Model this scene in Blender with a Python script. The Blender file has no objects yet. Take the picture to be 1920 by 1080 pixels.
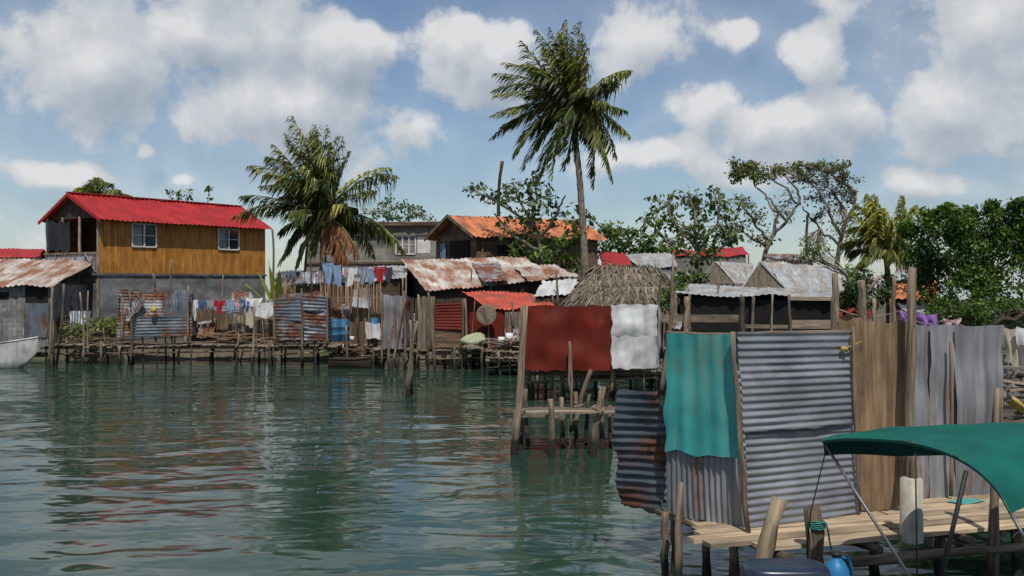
import bpy, math, random
from mathutils import Vector, Matrix, noise
R = random.Random(11)
F = 1867.0; H = 3.2
def W(u, v, d):            # survey bearing/elevation + distance -> world metres
    return Vector(((u-960)*d/F, d, H-(v-527)*d/F))
def G(u, d, z=0.0):
    return Vector(((u-960)*d/F, d, z))
Z = Vector((0,0,1))
def rr(a,b): return R.uniform(a,b)

# ------------------------------------------------------------------ mesh builder
class MB:
    def __init__(s): s.v=[]; s.f=[]; s.uv=[]; s.var=[]; s.sm=[]
    def face(s, idx, uvs, var, sm=False):
        s.f.append(idx); s.uv.extend(uvs); s.var.append(var); s.sm.append(sm)
    def quad(s,a,b,c,d,var=None,uv=None):
        n=len(s.v); s.v += [a,b,c,d]
        if var is None: var=R.random()
        if uv is None:
            w=(b-a).length; h=(d-a).length; o=rr(0,50)
            uv=[(o,0),(o+w,0),(o+w,h),(o,h)]
        s.face((n,n+1,n+2,n+3),uv,var)
    def beam(s,p0,p1,w,h,up=None,var=None):
        ax=(p1-p0); L=ax.length; ax=ax/L
        up = up or (Z if abs(ax.z)<.9 else Vector((0,-1,0)))
        sd=ax.cross(up).normalized(); up=sd.cross(ax).normalized()
        if var is None: var=R.random()
        n=len(s.v); o=rr(0,50); o2=rr(0,50)
        for p in (p0,p1):
            for a,b in ((-1,-1),(1,-1),(1,1),(-1,1)):
                s.v.append(p+sd*(a*w/2)+up*(b*h/2))
        dims=[w,h,w,h]; acc=0
        for i in range(4):
            j=(i+1)%4
            s.face((n+i,n+j,n+4+j,n+4+i),[(o+acc,o2),(o+acc+dims[i],o2),(o+acc+dims[i],o2+L),(o+acc,o2+L)],var)
            acc+=dims[i]
        s.face((n+3,n+2,n+1,n),[(o,o2),(o+w,o2),(o+w,o2+h),(o,o2+h)],var)
        s.face((n+4,n+5,n+6,n+7),[(o,o2),(o+w,o2),(o+w,o2+h),(o,o2+h)],var)
    def tube(s,pts,rad,seg=7,var=None,wob=0.0,cap=True,sm=True):
        if var is None: var=R.random()
        n0=len(s.v); o=rr(0,50); acc=0
        prev=None
        ref=Vector((0.31,0.77,0.55))
        for i,p in enumerate(pts):
            a=pts[max(i-1,0)]; b=pts[min(i+1,len(pts)-1)]
            t=(b-a).normalized()
            if prev is None:
                x=t.cross(ref).normalized()
            else:
                x=(prev-t*prev.dot(t)).normalized()
            prev=x; y=t.cross(x)
            for k in range(seg):
                an=2*math.pi*k/seg
                r=rad[i]*(1+ (rr(-wob,wob) if wob else 0))
                s.v.append(p+x*(math.cos(an)*r)+y*(math.sin(an)*r))
        for i in range(len(pts)-1):
            L=(pts[i+1]-pts[i]).length
            for k in range(seg):
                k2=(k+1)%seg
                c=2*math.pi*max(rad[i],.01)/seg
                a=n0+i*seg
                s.face((a+k,a+k2,a+seg+k2,a+seg+k),[(o+k*c,acc),(o+(k+1)*c,acc),(o+(k+1)*c,acc+L),(o+k*c,acc+L)],var,sm)
            acc+=L
        if cap:
            a=n0+(len(pts)-1)*seg
            s.face(tuple(a+k for k in range(seg)),[(o+math.cos(k)*rad[-1],math.sin(k)*rad[-1]) for k in range(seg)],var)
            s.face(tuple(n0+seg-1-k for k in range(seg)),[(o+math.cos(k)*rad[0],math.sin(k)*rad[0]) for k in range(seg)],var)
    def pole(s,p0,p1,r0,r1=None,seg=8,bend=.02,var=None):
        r1=r1 or r0*.8; L=(p1-p0).length; n=7; pts=[];rad=[]
        bx=rr(-1,1)*bend*L; by=rr(-1,1)*bend*L
        for i in range(n+1):
            t=i/n; q=math.sin(t*math.pi)
            pts.append(p0.lerp(p1,t)+Vector((bx*q+rr(-1,1)*r0*.3,by*q+rr(-1,1)*r0*.3,0)))
            rad.append((r0+(r1-r0)*t)*rr(.84,1.16))
        s.tube(pts,rad,seg,var,wob=.1)
    def sheet(s,c00,c10,c11,c01,pitch=.1,amp=.012,along='v',dent=.015,rag=.015,res=5,nl=10,var=None,seed=None,fr=1.1):
        U=((c10-c00)+(c11-c01))/2; V=((c01-c00)+(c11-c10))/2
        w=U.length; h=V.length; nrm=U.cross(V).normalized()
        if var is None: var=R.random()
        sd=rr(0,100) if seed is None else seed
        if along=='v': nu=max(4,int(w/pitch*res)); nv=nl
        else: nv=max(4,int(h/pitch*res)); nu=nl
        n0=len(s.v); o=rr(0,50)
        Un=U.normalized();Vn=V.normalized()
        for j in range(nv+1):
            t=j/nv
            for i in range(nu+1):
                q=i/nu
                p=c00.lerp(c10,q).lerp(c01.lerp(c11,q),t)
                k=(q*w if along=='v' else t*h)
                x=math.sin(2*math.pi*k/pitch)
                am=amp*(1+.4*noise.noise(Vector((q*w*2+sd,t*h*2,3.3))))
                off=am*x+dent*noise.noise(Vector((q*w*fr+sd,t*h*fr,sd)))*2+dent*.35*noise.noise(Vector((q*w*fr*3.7+sd,t*h*fr*3.7,sd)))
                p=p+nrm*off
                if j in(0,nv): p=p+Vn*(rag*2*noise.noise(Vector((q*w*4+sd,j*3.3,7))))
                if i in(0,nu): p=p+Un*(rag*2*noise.noise(Vector((t*h*4+sd,i*3.3,9))))
                s.v.append(p)
        for j in range(nv):
            for i in range(nu):
                a=n0+j*(nu+1)+i
                def uv(i,j):
                    x=i/nu*w; y=j/nv*h
                    return (o+x,o+y) if along=='v' else (o+y,o+x)
                s.face((a,a+1,a+nu+2,a+nu+1),[uv(i,j),uv(i+1,j),uv(i+1,j+1),uv(i,j+1)],var,True)
    def grid(s,fn,nu,nv,var=None,sc=(1,1),sm=True):
        if var is None: var=R.random()
        n0=len(s.v); o=rr(0,50)
        for j in range(nv+1):
            for i in range(nu+1): s.v.append(fn(i/nu,j/nv))
        for j in range(nv):
            for i in range(nu):
                a=n0+j*(nu+1)+i
                s.face((a,a+1,a+nu+2,a+nu+1),[(o+ii/nu*sc[0],o+jj/nv*sc[1]) for ii,jj in((i,j),(i+1,j),(i+1,j+1),(i,j+1))],var,sm)
    def blob(s,c,rx,ry,rz,nu=12,nv=8,lump=.0,var=None,pw=1):
        sd=rr(0,99)
        def fn(a,b):
            th=a*2*math.pi; ph=(b-.5)*math.pi
            d=Vector((math.cos(th)*math.cos(ph),math.sin(th)*math.cos(ph),math.sin(ph)))
            k=1+lump*noise.noise(Vector((d.x*1.7+sd,d.y*1.7,d.z*1.7)))*2
            return Vector(c)+Vector((d.x*rx*k,d.y*ry*k,d.z*rz*k))
        s.grid(fn,nu,nv,var)
    def build(s,name,mat,parent=None,label=None,category=None,group=None,kind=None,origin=None):
        if parent is not None: org=Vector(parent["org"])
        elif origin is not None: org=Vector(origin)
        else:
            mn=min(p.z for p in s.v); c=sum(s.v,Vector())/len(s.v); org=Vector((c.x,c.y,mn))
        me=bpy.data.meshes.new(name)
        me.from_pydata([tuple(p-org) for p in s.v],[],s.f)
        uvl=me.uv_layers.new(name="UVMap")
        flat=[c for uv in s.uv for c in uv]
        uvl.data.foreach_set("uv",flat)
        at=me.attributes.new("var",'FLOAT','FACE'); at.data.foreach_set("value",s.var)
        me.polygons.foreach_set("use_smooth",s.sm)
        me.materials.append(mat); me.update()
        ob=bpy.data.objects.new(name,me)
        bpy.context.scene.collection.objects.link(ob)
        if parent is not None:
            ob.parent=parent
        else: ob.location=org
        ob["org"]=tuple(org)
        if label: ob["label"]=label
        if category: ob["category"]=category
        if group: ob["group"]=group
        if kind: ob["kind"]=kind
        return ob

def thing(name,label,category,loc,group=None):
    e=bpy.data.objects.new(name,None); e.empty_display_size=.2
    bpy.context.scene.collection.objects.link(e)
    e.location=loc; e["org"]=tuple(loc); e["label"]=label; e["category"]=category
    if group: e["group"]=group
    return e

# ------------------------------------------------------------------ materials
def nn(nt,t,**k):
    n=nt.nodes.new(t)
    for a,b in k.items(): setattr(n,a,b)
    return n
def ramp(nt,src,stops):
    r=nn(nt,'ShaderNodeValToRGB'); e=r.color_ramp.elements
    while len(e)<len(stops): e.new(.5)
    for i,(p,c) in enumerate(stops):
        e[i].position=p; e[i].color=(*c,1) if len(c)==3 else c
    nt.links.new(src,r.inputs[0]); return r.outputs[0]
def noi(nt,vec,sc=1,det=5,rough=.6,scale3=(1,1,1)):
    m=nn(nt,'ShaderNodeMapping'); m.inputs['Scale'].default_value=scale3
    nt.links.new(vec,m.inputs[0])
    n=nn(nt,'ShaderNodeTexNoise'); n.inputs['Scale'].default_value=sc; n.inputs['Detail'].default_value=det; n.inputs['Roughness'].default_value=rough
    nt.links.new(m.outputs[0],n.inputs['Vector']); return n.outputs[0]
def mixc(nt,f,a,b,bt='MIX'):
    m=nn(nt,'ShaderNodeMix'); m.data_type='RGBA'; m.blend_type=bt
    if isinstance(f,(int,float)): m.inputs[0].default_value=f
    else: nt.links.new(f,m.inputs[0])
    for s,x in((6,a),(7,b)):
        if isinstance(x,tuple): m.inputs[s].default_value=(*x,1)
        else: nt.links.new(x,m.inputs[s])
    return m.outputs[2]
def mk(name,c1,c2,gs=(8,1),rough=.75,metal=0.0,stain=None,amt=.4,ss=(1.6,.7),bump=.25,var=.25,wet=False,brick=None,spec=.4,sharp=.06,stain2=None,amt2=.2,ss2=(3,3)):
    m=bpy.data.materials.new(name); m.use_nodes=True; nt=m.node_tree
    b=nt.nodes['Principled BSDF']
    uv=nn(nt,'ShaderNodeUVMap').outputs[0]
    n1=noi(nt,uv,1,5,.65,(gs[0],gs[1],1))
    col=ramp(nt,n1,[(.36,c1),(.64,c2)])
    big=noi(nt,uv,1.3,2,.55)
    bg=ramp(nt,big,[(.3,(.68,.68,.69)),(.7,(1.14,1.13,1.12))])
    col=mixc(nt,1.0,col,bg,'MULTIPLY')
    rf=None
    if brick:
        bk=nn(nt,'ShaderNodeTexBrick'); nt.links.new(uv,bk.inputs['Vector'])
        bk.inputs['Scale'].default_value=1; bk.inputs['Brick Width'].default_value=.4; bk.inputs['Row Height'].default_value=.2
        bk.inputs['Mortar Size'].default_value=.012; bk.inputs['Color1'].default_value=(1,1,1,1); bk.inputs['Color2'].default_value=(.75,.75,.75,1); bk.inputs['Mortar'].default_value=(.45,.45,.45,1)
        col=mixc(nt,1.0,col,bk.outputs[0],'MULTIPLY')
    if stain2:
        thr=.5+(.5-amt2)*.36
        f2=ramp(nt,noi(nt,uv,1.37,5,.6,(ss2[0],ss2[1],1)),[(thr-.03,(0,0,0)),(thr+.06,(.75,.75,.75))])
        col=mixc(nt,f2,col,stain2)
    if stain:
        thr=.5+(.5-amt)*.36
        n2=noi(nt,uv,1,6,.62,(ss[0],ss[1],1))
        fac=ramp(nt,n2,[(thr-sharp,(0,0,0)),(thr+sharp,(1,1,1))])
        n3=noi(nt,uv,9,3,.6)
        sc=ramp(nt,n3,[(.35,stain[0]),(.65,stain[1])])
        col=mixc(nt,fac,col,sc); rf=fac
    at=nn(nt,'ShaderNodeAttribute'); at.attribute_name='var'
    mr=nn(nt,'ShaderNodeMapRange'); nt.links.new(at.outputs['Fac'],mr.inputs[0]); mr.inputs[3].default_value=1-var; mr.inputs[4].default_value=1+var
    col=mixc(nt,1.0,col,mr.outputs[0],'MULTIPLY')
    if wet:
        g=nn(nt,'ShaderNodeNewGeometry'); sp=nn(nt,'ShaderNodeSeparateXYZ'); nt.links.new(g.outputs['Position'],sp.inputs[0])
        wv=noi(nt,uv,6,3)
        ad=nn(nt,'ShaderNodeMath',operation='MULTIPLY_ADD'); nt.links.new(wv,ad.inputs[0]); ad.inputs[1].default_value=-.5; nt.links.new(sp.outputs[2],ad.inputs[2])
        wf=ramp(nt,ad.outputs[0],[(.0,(1,1,1)),(.25,(0,0,0))])
        col=mixc(nt,wf,col,(.018,.017,.012))
    nt.links.new(col,b.inputs['Base Color'])
    b.inputs['Roughness'].default_value=rough; b.inputs['Specular IOR Level'].default_value=spec
    if metal:
        if rf is not None:
            mm=nn(nt,'ShaderNodeMapRange'); nt.links.new(rf,mm.inputs[0]); mm.inputs[3].default_value=metal; mm.inputs[4].default_value=0
            nt.links.new(mm.outputs[0],b.inputs['Metallic'])
            m2=nn(nt,'ShaderNodeMapRange'); nt.links.new(rf,m2.inputs[0]); m2.inputs[3].default_value=rough; m2.inputs[4].default_value=.85
            nt.links.new(m2.outputs[0],b.inputs['Roughness'])
        else: b.inputs['Metallic'].default_value=metal
    if bump:
        bp=nn(nt,'ShaderNodeBump'); bp.inputs['Strength'].default_value=bump; bp.inputs['Distance'].default_value=.02
        nt.links.new(n1,bp.inputs['Height']); nt.links.new(bp.outputs[0],b.inputs['Normal'])
    return m
def mkleaf(name,dark,mid,light,trans=.3,rough=.5):
    m=bpy.data.materials.new(name); m.use_nodes=True; nt=m.node_tree
    b=nt.nodes['Principled BSDF']; out=nt.nodes['Material Output']
    at=nn(nt,'ShaderNodeAttribute'); at.attribute_name='var'
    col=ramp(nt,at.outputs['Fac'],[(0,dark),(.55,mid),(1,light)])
    nt.links.new(col,b.inputs['Base Color']); b.inputs['Roughness'].default_value=rough; b.inputs['Specular IOR Level'].default_value=.28
    tr=nn(nt,'ShaderNodeBsdfTranslucent'); 
    c2=mixc(nt,1.0,col,(1.3,1.5,.6),'MULTIPLY'); nt.links.new(c2,tr.inputs[0])
    mx=nn(nt,'ShaderNodeMixShader'); mx.inputs[0].default_value=trans
    nt.links.new(b.outputs[0],mx.inputs[1]); nt.links.new(tr.outputs[0],mx.inputs[2]); nt.links.new(mx.outputs[0],out.inputs[0])
    return m

RUST=((.10,.035,.015),(.26,.10,.04)); DRUST=((.05,.02,.012),(.14,.05,.025))
M=dict(
 post=mk('post_wood',(.07,.05,.035),(.25,.19,.135),(22,1.2),.85,wet=True,bump=.6,var=.45),
 plank=mk('grey_plank',(.12,.095,.07),(.31,.245,.18),(18,1.0),.85,bump=.5,var=.4,stain=((.08,.06,.045),(.13,.10,.07)),amt=.32),
 brownplank=mk('brown_plank',(.075,.047,.028),(.22,.14,.085),(16,.7),.85,bump=.6,var=.3,stain=((.05,.035,.024),(.10,.07,.045)),amt=.42,ss=(3,.7)),
 oldboard=mk('old_board',(.13,.082,.045),(.30,.20,.115),(20,.8),.85,bump=.8,var=.14,stain=((.075,.05,.03),(.13,.09,.055)),amt=.36,ss=(5,.9),sharp=.1),
 deckplank=mk('deck_plank',(.25,.185,.12),(.47,.37,.25),(16,.9),.8,bump=.4,var=.3,stain=((.13,.095,.065),(.19,.145,.1)),amt=.28),
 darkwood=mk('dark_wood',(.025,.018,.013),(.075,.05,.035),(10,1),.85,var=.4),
 ochre=mk('ochre_boards',(.33,.135,.022),(.49,.225,.043),(9,.8),.6,var=.13,stain=((.2,.08,.02),(.27,.115,.03)),amt=.2),
 concrete=mk('stained_concrete',(.12,.125,.13),(.22,.225,.23),(2,2),.9,stain=((.05,.055,.055),(.10,.10,.10)),amt=.45,ss=(1.2,.35),sharp=.12),
 beige=mk('beige_render',(.20,.19,.165),(.29,.275,.24),(2,2),.9,stain=((.10,.095,.085),(.15,.14,.12)),amt=.34,ss=(1.5,.3),sharp=.1),
 block=mk('block_wall',(.16,.16,.155),(.27,.265,.25),(4,4),.9,brick=True,stain=((.09,.09,.085),(.13,.13,.12)),amt=.35),
 redroof=mk('red_roof_tin',(.31,.016,.018),(.40,.025,.028),(1,.6),.55,var=.06,bump=0,spec=.25,stain=((.2,.015,.015),(.26,.02,.02)),amt=.3,sharp=.15),
 orange=mk('orange_roof',(.47,.14,.05),(.62,.21,.09),(3,.6),.7,var=.15,stain=((.16,.065,.035),(.27,.11,.06)),amt=.4),
 redpaint=mk('red_painted_tin',(.115,.011,.006),(.165,.018,.009),(1.2,.6),.65,var=.02,bump=.05,spec=.2,stain=((.07,.010,.006),(.095,.014,.008)),amt=.36,ss=(1.6,1.0),sharp=.14,stain2=(.2,.035,.02),amt2=.05,ss2=(2,1)),
 brightred=mk('bright_red_tin',(.36,.05,.03),(.48,.085,.05),(6,.6),.6,var=.15,stain=((.17,.045,.03),(.25,.08,.05)),amt=.34),
 zinc=mk('zinc_sheet',(.165,.18,.205),(.30,.32,.36),(3,.8),.42,metal=.35,bump=.04,var=.05,stain=((.09,.095,.11),(.14,.14,.15)),amt=.2,ss=(2.4,1.4),sharp=.1,stain2=(.16,.09,.055),amt2=-.04,ss2=(9,4)),
 zincv=mk('dull_zinc_sheet',(.175,.18,.195),(.30,.305,.32),(7,.4),.55,metal=.25,bump=.05,var=.12,stain=RUST,amt=.18,ss=(6,.6),stain2=(.36,.36,.36),amt2=.2,ss2=(7,.5)),
 rusty=mk('rusty_tin',(.20,.22,.25),(.34,.36,.38),(4,.5),.55,metal=.2,bump=.1,var=.2,stain=((.05,.018,.012),(.20,.075,.035)),amt=.58,ss=(1.6,1.1)),
 darkzinc=mk('dark_tin',(.085,.105,.13),(.175,.205,.24),(4,.5),.45,metal=.4,bump=.05,var=.25,stain=DRUST,amt=.40,ss=(1.6,.9)),
 neardark=mk('dark_rusted_tin',(.06,.075,.095),(.135,.16,.19),(4,.5),.45,metal=.4,bump=.05,var=.1,stain=((.035,.018,.012),(.13,.05,.028)),amt=.52,ss=(1.5,.8),sharp=.08),
 rustroof=mk('rust_roof',(.40,.38,.35),(.56,.53,.49),(5,.5),.6,metal=.05,bump=.1,var=.15,stain=((.12,.045,.025),(.30,.14,.075)),amt=.52,ss=(1.6,.42),sharp=.09),
 whitetin=mk('white_tin',(.47,.48,.49),(.62,.63,.63),(4,.5),.45,metal=.15,bump=.05,var=.06,stain=((.36,.35,.33),(.44,.42,.39)),amt=.28,sharp=.14),
 greytin=mk('grey_tin',(.30,.32,.33),(.46,.48,.49),(4,.5),.5,metal=.2,bump=.05,var=.15,stain=((.15,.125,.105),(.26,.2,.16)),amt=.36,sharp=.1),
 teal=mk('teal_sheet',(.035,.30,.29),(.07,.40,.385),(4,.4),.5,var=.03,bump=.05,stain=((.20,.19,.07),(.14,.26,.16)),amt=.12,ss=(3.0,1.2),sharp=.09,stain2=(.13,.33,.29),amt2=.32,ss2=(4,.6)),
 thatch=mk('thatch',(.075,.06,.045),(.24,.2,.15),(20,1.2),.95,bump=.8,var=.55),
 cane=mk('cane_fence',(.10,.065,.035),(.29,.195,.11),(14,1),.85,bump=.3,var=.5),
 white=mk('white_paint',(.6,.61,.6),(.72,.72,.71),(2,1),.5,var=.05,bump=.02,stain=((.4,.38,.34),(.5,.48,.44)),amt=.2,sharp=.12),
 glass=mk('dark_glass',(.02,.028,.035),(.04,.05,.06),(1,1),.1,var=.1,bump=0,spec=.8),
 black=mk('interior_shade',(.006,.006,.006),(.014,.013,.012),(2,2),.95,var=.2,bump=0),  # near-black colour painted in for the shade inside doorways and openings
 tarp=mk('black_tarp',(.012,.013,.016),(.03,.032,.038),(2,1),.5,bump=.2),
 mesh=mk('grey_netting',(.22,.23,.25),(.34,.35,.37),(30,30),.8,bump=.1),
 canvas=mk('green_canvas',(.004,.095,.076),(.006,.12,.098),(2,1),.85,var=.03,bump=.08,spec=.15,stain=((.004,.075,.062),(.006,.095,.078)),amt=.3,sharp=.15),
 canvasd=mk('shaded_green_canvas',(.004,.040,.035),(.006,.052,.046),(3,3),.85,var=.03,bump=.05,spec=.2),  # darkened copy of the canvas, underside shade put into the colour
 steel=mk('steel_tube',(.10,.105,.11),(.17,.18,.19),(3,3),.45,metal=.5,bump=0),
 blackm=mk('black_strap',(.01,.01,.011),(.02,.02,.022),(3,3),.6,bump=0),
 pvc=mk('pvc_pipe',(.47,.47,.45),(.6,.6,.58),(3,1),.5,var=.02,bump=0,stain=((.24,.22,.17),(.36,.34,.28)),amt=.45,ss=(9,1.2),sharp=.1),
 navy=mk('navy_cowling',(.012,.022,.045),(.02,.032,.06),(2,2),.3,var=.02,bump=0,spec=.6),
 bluep=mk('blue_plastic',(.012,.13,.32),(.02,.17,.38),(2,2),.45,var=.1,bump=0),
 bluedull=mk('faded_blue_plastic',(.02,.1,.2),(.035,.14,.27),(2,2),.5,var=.15,bump=0),
 yellow=mk('yellow_plastic',(.40,.30,.05),(.5,.38,.08),(2,2),.6,var=.1,bump=0,stain=((.2,.17,.06),(.26,.22,.08)),amt=.4,ss=(4,4)),
 cord=mk('teal_rope',(.02,.13,.11),(.04,.19,.165),(40,4),.8,bump=.5),
 rope=mk('grey_rope',(.2,.17,.13),(.35,.31,.25),(40,4),.9,bump=.5),
 boatwhite=mk('boat_paint',(.42,.43,.42),(.6,.6,.58),(2,1),.6,stain=((.16,.16,.14),(.25,.23,.2)),amt=.35,ss=(1.2,2),sharp=.1),
 net=mk('green_net',(.22,.27,.15),(.42,.45,.3),(25,25),.9,bump=.8),
 bark=mk('bark',(.09,.075,.06),(.24,.205,.165),(8,5),.9,bump=.8,var=.2),
 branch=mk('pale_branch',(.12,.10,.08),(.28,.24,.20),(10,3),.9,bump=.5,var=.3),
 rib=mk('frond_stem',(.14,.14,.045),(.26,.23,.085),(8,1),.6,bump=.1),
 earth=mk('earth',(.05,.04,.028),(.13,.10,.072),(.8,.8),.95,bump=.5,stain=((.04,.05,.02),(.07,.08,.035)),amt=.35,ss=(.2,.2)),
)
L_palm=mkleaf('palm_leaf',(.022,.036,.010),(.095,.12,.026),(.40,.36,.085),.3,.45)
L_palmy=mkleaf('palm_leaf_yellow',(.06,.07,.016),(.19,.21,.035),(.42,.37,.07),.35,.45)
L_dead=mkleaf('dead_frond',(.09,.035,.015),(.2,.085,.035),(.32,.17,.08),.2,.7)
L_tree=mkleaf('tree_leaf',(.022,.042,.011),(.075,.125,.025),(.19,.26,.06),.32,.55)
L_bush=mkleaf('mangrove_leaf',(.014,.034,.007),(.055,.11,.017),(.15,.24,.04),.32,.6)
L_olive=mkleaf('olive_leaf',(.045,.05,.018),(.11,.13,.04),(.22,.25,.07),.3,.6)
def clothmat(n,c,stain=None):
    return mk('cloth_'+n,tuple(x*.85 for x in c),c,(6,6),.9,bump=.1,var=.08,stain=stain,amt=.3,ss=(6,6))
CL={k:clothmat(k,c) for k,c in dict(white=(.62,.62,.62),lblue=(.22,.33,.5),blue=(.05,.11,.33),red=(.38,.015,.02),pink=(.5,.3,.35),grey=(.26,.28,.32),purple=(.3,.15,.45),dark=(.05,.05,.08),cream=(.47,.42,.34),maroon=(.2,.03,.025)).items()}

# ------------------------------------------------------------------ world + sun
sun_dir=Vector((.10,-.68,1.12)).normalized()
elev=math.asin(sun_dir.z); az=math.atan2(sun_dir.x,sun_dir.y)
wd=bpy.data.worlds.new("World"); bpy.context.scene.world=wd; wd.use_nodes=True
nt=wd.node_tree; nt.nodes.clear()
out=nn(nt,'ShaderNodeOutputWorld')
sky=nn(nt,'ShaderNodeTexSky'); sky.sky_type='NISHITA'; sky.sun_disc=False; sky.sun_elevation=elev; sky.sun_rotation=az
sky.air_density=1.0; sky.dust_density=.3; sky.ozone_density=2.0
tint=mixc(nt,1.0,sky.outputs[0],(.86,.95,1.04),'MULTIPLY')
bg=nn(nt,'ShaderNodeBackground'); bg.inputs[1].default_value=.083; nt.links.new(tint,bg.inputs[0])
tc=nn(nt,'ShaderNodeTexCoord').outputs['Generated']
def vm(op,a,b=None,c=None):
    n=nn(nt,'ShaderNodeVectorMath',operation=op)
    for i,x in enumerate((a,b,c)):
        if x is None: continue
        if isinstance(x,(tuple,Vector)): n.inputs[i].default_value=tuple(x)
        else: nt.links.new(x,n.inputs[i])
    return n.outputs['Value'] if op=='LENGTH' else n.outputs[0]
def mt(op,a,b=None,c=None,clamp=False):
    n=nn(nt,'ShaderNodeMath',operation=op); n.use_clamp=clamp
    for i,x in enumerate((a,b,c)):
        if x is None: continue
        if isinstance(x,(int,float)): n.inputs[i].default_value=x
        else: nt.links.new(x,n.inputs[i])
    return n.outputs[0]
BL=[(1850,60,150,105),(1770,205,145,85),(1745,335,105,30),(1440,245,210,66),(1500,120,56,68),(1385,88,56,44),
    (1205,90,110,80),(1250,308,190,44),(880,100,150,92),(735,235,110,72),(560,185,185,96),(425,240,70,50),(640,80,110,76),
    (170,125,255,135),(400,65,210,95),(110,325,115,34),(370,338,42,20),(285,285,28,16),(1000,-180,700,100),(300,-330,900,140),(1700,-400,700,120)]
def density(vec):
    nz=nn(nt,'ShaderNodeTexNoise'); nz.inputs['Scale'].default_value=6; nz.inputs['Detail'].default_value=3; nz.inputs['Roughness'].default_value=.5
    nt.links.new(vec,nz.inputs['Vector'])
    pert=vm('SUBTRACT',nz.outputs['Color'],(.5,.5,.5))
    q=vm('MULTIPLY_ADD',pert,(.14,.14,.11),vec)
    cur=None
    for (u,v,ru,rv) in BL:
        c=Vector(((u-960)/F,1,(527-v)/F)); k=c.length; c.normalize()
        S=Vector((F/ru*k,F/ru*k,F/rv*k))
        l=vm('LENGTH',vm('MULTIPLY_ADD',q,S,-Vector((c.x*S.x,c.y*S.y,c.z*S.z))))
        cur=l if cur is None else mt('SMOOTH_MIN',cur,l,.3)
    n2=nn(nt,'ShaderNodeTexNoise'); n2.inputs['Scale'].default_value=14; n2.inputs['Detail'].default_value=6; n2.inputs['Roughness'].default_value=.6
    nt.links.new(vec,n2.inputs['Vector'])
    n3=nn(nt,'ShaderNodeTexNoise'); n3.inputs['Scale'].default_value=2.4; n3.inputs['Detail'].default_value=0
    nt.links.new(vec,n3.inputs['Vector'])
    d=mt('SUBTRACT',1.18,cur)
    gen=mt('MULTIPLY_ADD',n3.outputs[0],4.0,-2.35)
    d=mt('MAXIMUM',d,gen)
    return mt('MULTIPLY_ADD',mt('SUBTRACT',n2.outputs[0],.5),2.3,d)
d1=density(tc)
up=vm('ADD',tc,(-.008,-.01,.024))
d2=density(up)
alpha=nn(nt,'ShaderNodeMapRange'); alpha.interpolation_type='SMOOTHSTEP'; nt.links.new(d1,alpha.inputs[0]); alpha.inputs[1].default_value=-.08; alpha.inputs[2].default_value=.46
sh=mt('SUBTRACT',d1,d2)
thick=mt('MULTIPLY_ADD',d1,-.20,sh)
shv=nn(nt,'ShaderNodeMapRange'); nt.links.new(thick,shv.inputs[0]); shv.inputs[1].default_value=-.95; shv.inputs[2].default_value=.5
ccol=ramp(nt,shv.outputs[0],[(0,(.38,.44,.52)),(.45,(.53,.58,.64)),(.8,(.71,.73,.75)),(1,(.84,.84,.84))])
cb=nn(nt,'ShaderNodeBackground'); nt.links.new(ccol,cb.inputs[0]); cb.inputs[1].default_value=.89
al=mt('MULTIPLY',alpha.outputs[0],.93)
vz=nn(nt,'ShaderNodeTexNoise'); vz.inputs['Scale'].default_value=3.2; vz.inputs['Detail'].default_value=4; nt.links.new(tc,vz.inputs['Vector'])
veil=mt('MULTIPLY_ADD',vz.outputs[0],1.0,-.24,clamp=True)
al=mt('MAXIMUM',al,veil)
mx=nn(nt,'ShaderNodeMixShader'); nt.links.new(al,mx.inputs[0]); nt.links.new(bg.outputs[0],mx.inputs[1]); nt.links.new(cb.outputs[0],mx.inputs[2])
nt.links.new(mx.outputs[0],out.inputs[0])

sl=bpy.data.lights.new("sun","SUN"); sl.energy=4.0; sl.angle=math.radians(.5); sl.color=(1,.95,.86)
so=bpy.data.objects.new("sun",sl); bpy.context.scene.collection.objects.link(so)
so.rotation_euler=sun_dir.to_track_quat('Z','Y').to_euler(); so.location=(0,0,40)

# ------------------------------------------------------------------ water + ground
wm=bpy.data.materials.new('water'); wm.use_nodes=True; nt2=wm.node_tree; b=nt2.nodes['Principled BSDF']
b.inputs['Roughness'].default_value=.06; b.inputs['IOR'].default_value=1.33; b.inputs['Specular IOR Level'].default_value=.5
g=nn(nt2,'ShaderNodeNewGeometry').outputs['Position']
big=noi(nt2,g,.12,3,.5)
wc=ramp(nt2,big,[(.35,(.013,.037,.027)),(.65,(.024,.054,.038))]); nt2.links.new(wc,b.inputs['Base Color'])
def wn(sc,s3,det,amp,rot=0.0,dist=0):
    m=nn(nt2,'ShaderNodeMapping'); m.inputs['Scale'].default_value=s3; m.inputs['Rotation'].default_value=(0,0,rot); nt2.links.new(g,m.inputs[0])
    n=nn(nt2,'ShaderNodeTexNoise'); n.inputs['Scale'].default_value=sc; n.inputs['Detail'].default_value=det; n.inputs['Roughness'].default_value=.4; n.inputs['Distortion'].default_value=dist
    nt2.links.new(m.outputs[0],n.inputs[0])
    k=nn(nt2,'ShaderNodeMath',operation='MULTIPLY'); nt2.links.new(n.outputs[0],k.inputs[0]); 
    if isinstance(amp,(int,float)): k.inputs[1].default_value=amp
    else: nt2.links.new(amp,k.inputs[1])
    return k.outputs[0]
def add2(a,b_):
    k=nn(nt2,'ShaderNodeMath',operation='ADD'); nt2.links.new(a,k.inputs[0]); nt2.links.new(b_,k.inputs[1]); return k.outputs[0]
am=nn(nt2,'ShaderNodeMapRange'); nt2.links.new(noi(nt2,g,.16,2,.5,(1,.7,1)),am.inputs[0]); am.inputs[1].default_value=.35; am.inputs[2].default_value=.65; am.inputs[3].default_value=.024; am.inputs[4].default_value=.046
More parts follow.
